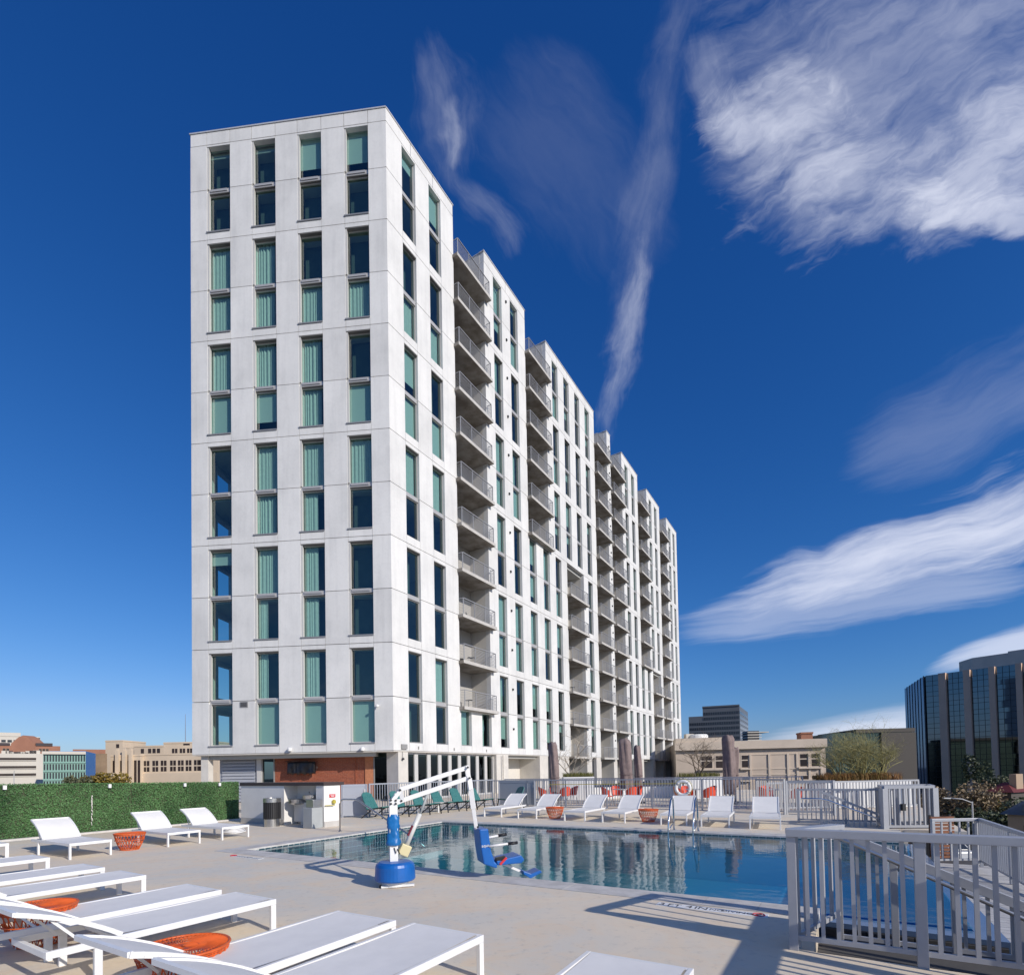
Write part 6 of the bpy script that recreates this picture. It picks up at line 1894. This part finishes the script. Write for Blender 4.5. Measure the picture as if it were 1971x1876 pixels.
# ---- left skyline
Yg = 120
pl, pr = facing(-60, 83, Yg)
ztg = atY(40, 1449, Yg).z
rg_, F, L = building('parking_garage', 'white parking garage with open slots at the far left', pl, pr, ztg, 20, 'pale_concrete')
for py in (1459.5, 1475.5, 1490):
    z = atY(40, py, Yg).z
    c = MB(); c.fbox(F, 0, L * .90, -.4, .02, z - .28, z + .28); c.build('slot', 'window_brown', rg_)
    c = MB(); c.fbox(F, 0, L * .90, .022, .2, z - .45, z - .29); c.build('ledge', 'pale_concrete', rg_)
for i in range(9):
    c = MB(); x = L * (.42 + .055 * i); c.fbox(F, x, x + 1.2, -1.5, -.5, ztg, ztg + rnd.uniform(.3, .8)); c.build('roof_clutter', 'roof_dark' if i % 2 else 'pale_concrete', rg_)
pl, pr = facing(-40, 116, 170)
rgb, F, L = building('gabled_building', 'red brick building with a gable behind the white garage', pl, pr, atY(60, 1434, 170).z, 12, 'brick_pink')
zg = atY(60, 1434, 170).z
a, b = L * (40 / 156 + .20), L * (115 / 156)
gx = lambda px: L * (px + 40) / 156
m = MB(); m.slab([F(gx(18), .1, zg - 2), F(gx(64), .1, zg - 2), F(gx(64), .1, zg + .6), F(gx(50), .1, zg + 2.6), F(gx(41), .1, zg + 3.3), F(gx(32), .1, zg + 2.6), F(gx(18), .1, zg + .6)], (0, 4, 0)); m.build('gable', 'brick_pink', rgb)
m = MB(); m.fbox(F, gx(66), gx(100), -6, .3, zg, zg + .9); m.fbox(F, gx(-30), gx(16), -6, .3, zg, zg + .8); m.build('roof', 'roof_dark', rgb)
windows(rgb, F, [gx(v) for v in (2, 9, 30, 36, 43, 49, 72, 79, 86)], (zg - 1.9,), .8, 1.0, 'window_brown', 'tan_stucco')
m = MB(); m.fbox(F, gx(24), gx(116), -4, .5, zg - 5.2, zg - 2.6); m.build('lower_roof', 'roof_dark', rgb)
pl, pr = facing(-20, 77, 230)
rpt, F, L = building('pale_tower', 'pale stepped tower far behind the gabled building', pl, pr, atY(20, 1417, 230).z, 12, 'pale_concrete')
m = MB(); z_ = atY(20, 1417, 230).z; m.fbox(F, L * .1, L * .6, -10, .2, z_, z_ + 1.6); m.build('upper_storey', 'pale_concrete', rpt)
m = MB(); m.fbox(F, L * .74, L, .1, .6, z_ - 12, z_ - .4); tb_ = m.build('dark_wing', 'roof_dark', rpt)
for k in range(5):
    m = MB(); m.fbox(F, L * .74, L + .1, .62, .7, z_ - 1.4 - k * 1.6, z_ - 1.0 - k * 1.6); m.build('balcony_line', 'pale_concrete', tb_)
windows(rpt, F, [L * v for v in (.22, .34, .46, .58)], (z_ - 2.6,), 1.4, 1.1)
# teal fronted building
pl, pm_ = facing(83, 165, 112); pr = atY(184, 1470, pm_.y * 1.10)
zt_ = atY(120, 1449, 115).z
F, L = frame_of(pl, pm_)
rtl = thing('teal_building', 'white building with pale teal window bays and a bright blue side', 'building', (pl.x, pl.y, -17))
m = MB(); m.fbox(F, 0, L, -8, 0, -17, zt_); m.build('wall', 'teal_panel', rtl)
m = MB(); m.fbox(F, -.2, L, .3, .5, zt_ - .4, zt_ + .2); m.build('cornice', 'pale_concrete', rtl)
F3, L3_ = frame_of(pm_, pr); m = MB(); m.fbox(F3, 0.01, L3_, -6, 0, -17, zt_ + .3); m.build('blue_side', 'blue_panel', rtl)
zs_ = [zt_ - 1.9 - i * 1.78 for i in range(5)]
nx_ = 15
for z in zs_:
    for i in range(nx_):
        x = L * (i + .2) / nx_
        c = MB(); c.fbox(F, x, x + L / nx_ * .55, -.1, .03, z, z + 1.25); c.build('window', 'window_dark', rtl)
    c = MB(); c.fbox(F, 0, L, .002, .18, z - .36, z - .16); c.build('floor_edge', 'teal_panel', rtl)
pl, pr = facing(180, 206, 150)
rdk, F, L = building('stone_block_building', 'brown stone building between the blue side and the art deco block', pl, pr, atY(190, 1446, 139).z, 10, 'tan_brick')
pl, pr = facing(140, 206, 210)
building('roof_block_building', 'low pinkish roofed building on the skyline behind the teal bays', pl, pr, atY(180, 1441, 208).z, 10, 'brick_pink')
# art deco stone building
Ye = 157
Q = 1.5
def ap(px, py, Y=Ye): return atY(px, py, Y)
pl, pr = ap(268, 1470), ap(420, 1470, Ye - 9)
zt_ = ap(320, 1450).z
rd = thing('art_deco_building', 'cream stone art deco building with stepped blocks left of the tower', 'building', (pl.x, pl.y, -17))
def block(px0, px1, pyt, Y, dep, nm='wing'):
    Y *= Q; dep *= Q
    a, b = atY(px0, 1470, Y), atY(px1, 1470, Y); F, L = frame_of(a, b)
    m = MB(); z = atY((px0 + px1) / 2, pyt, Y).z; m.fbox(F, 0, L, -dep, 0, -17, z); o = m.build(nm, 'deco_stone', rd)
    m = MB(); m.fbox(F, -.12, L + .12, -dep, .12, z - .5, z - .2); m.build('cornice', 'deco_stone', o)
    return F, L, z
F, L, z = block(270, 420, 1449, 104, 10); zz = lambda py: atY(320, py, 104 * Q).z
for px in (282, 299, 315, 333, 348, 363, 379, 389):
    s0 = L * (px - 270) / 150
    for pyb, pyt_ in ((1486, 1478), (1476, 1462)):
        pass
    for (t_, b_) in ((1463, 1473), (1475, 1484), (1493, 1503)):
        c = MB(); c.fbox(F, s0 - .85, s0 - .09, -.2, .02, zz(b_), zz(t_)); c.fbox(F, s0 + .09, s0 + .85, -.2, .02, zz(b_), zz(t_)); c.build('window', 'window_brown', rd)
m = MB(); m.fbox(F, L * .02, L, .002, .5, -17, zz(1487)); m.build('base_block', 'deco_stone', rd)
F, L, z = block(258, 332, 1434, 122, 8, 'upper_block'); zz = lambda py: atY(300, py, 122 * Q).z
for px in (271, 285, 293.5, 302, 316.5):
    s0 = L * (px - 258) / 74; c = MB(); c.fbox(F, s0, s0 + 1.1, -.2, .02, zz(1449), zz(1440)); c.build('window', 'window_brown', rd)
F, L, z = block(315, 420, 1427, 116, 8, 'upper_block'); zz = lambda py: atY(350, py, 116 * Q).z
for px in (331, 346, 360, 375):
    s0 = L * (px - 315) / 105; c = MB(); c.fbox(F, s0, s0 + .8, -.2, .02, zz(1449), zz(1440)); c.fbox(F, s0 + 1.0, s0 + 1.8, -.2, .02, zz(1449), zz(1440)); c.build('window', 'window_brown', rd)
c = MB(); c.fbox(F, L * .36, L * .48, -.2, .02, zz(1434), zz(1430)); c.build('window', 'window_brown', rd)
F, L, z = block(203, 236, 1424, 126, 8, 'stair_tower'); c = MB(); c.fbox(F, L * .62, L * .80, -.2, .02, z - 2.8, z - 1.4); c.build('window', 'window_brown', rd)
F, L, z = block(236, 262, 1437, 124, 8, 'upper_block')
F, L, z = block(213, 270, 1452, 103, 7, 'entrance_block'); zz = lambda py: atY(240, py, 103 * Q).z
for px in (217, 231, 245.5, 258, 265):
    s0 = L * (px - 213) / 57; c = MB(); c.fbox(F, s0, s0 + .75, -.2, .02, -12, zz(1463)); c.build('window', 'window_brown', rd)
for px in (225.5, 239, 251.5):
    s0 = L * (px - 213) / 57; c = MB(); c.fbox(F, s0, s0 + .85, .002, .9, -17, zz(1444)); c.fbox(F, s0 + .15, s0 + .7, .1, .7, zz(1444) + .001, zz(1440)); c.build('pilaster', 'deco_stone', rd)
m = MB(); F, L = frame_of(atY(194, 1490, 150), atY(222, 1490, 150)); m.fbox(F, 0, L, -4, 0, -17, atY(200, 1487, 150).z); m.build('low_wing', 'deco_stone', rd)
an = atY(357, 1427, 176); ant = thing('radio_mast', 'thin radio mast rising from the art deco roof by the tower', 'mast', (an.x, an.y, an.z))
m = MB(); m.tube([(an.x, an.y, an.z - .1), (an.x, an.y, atY(356, 1374, 176).z)], [.13, .06], 6); m.build('mast', 'antenna_grey', ant)
lamp('street lamp with a flared head in front of the white garage', 27, 1487, 90, 0.05)
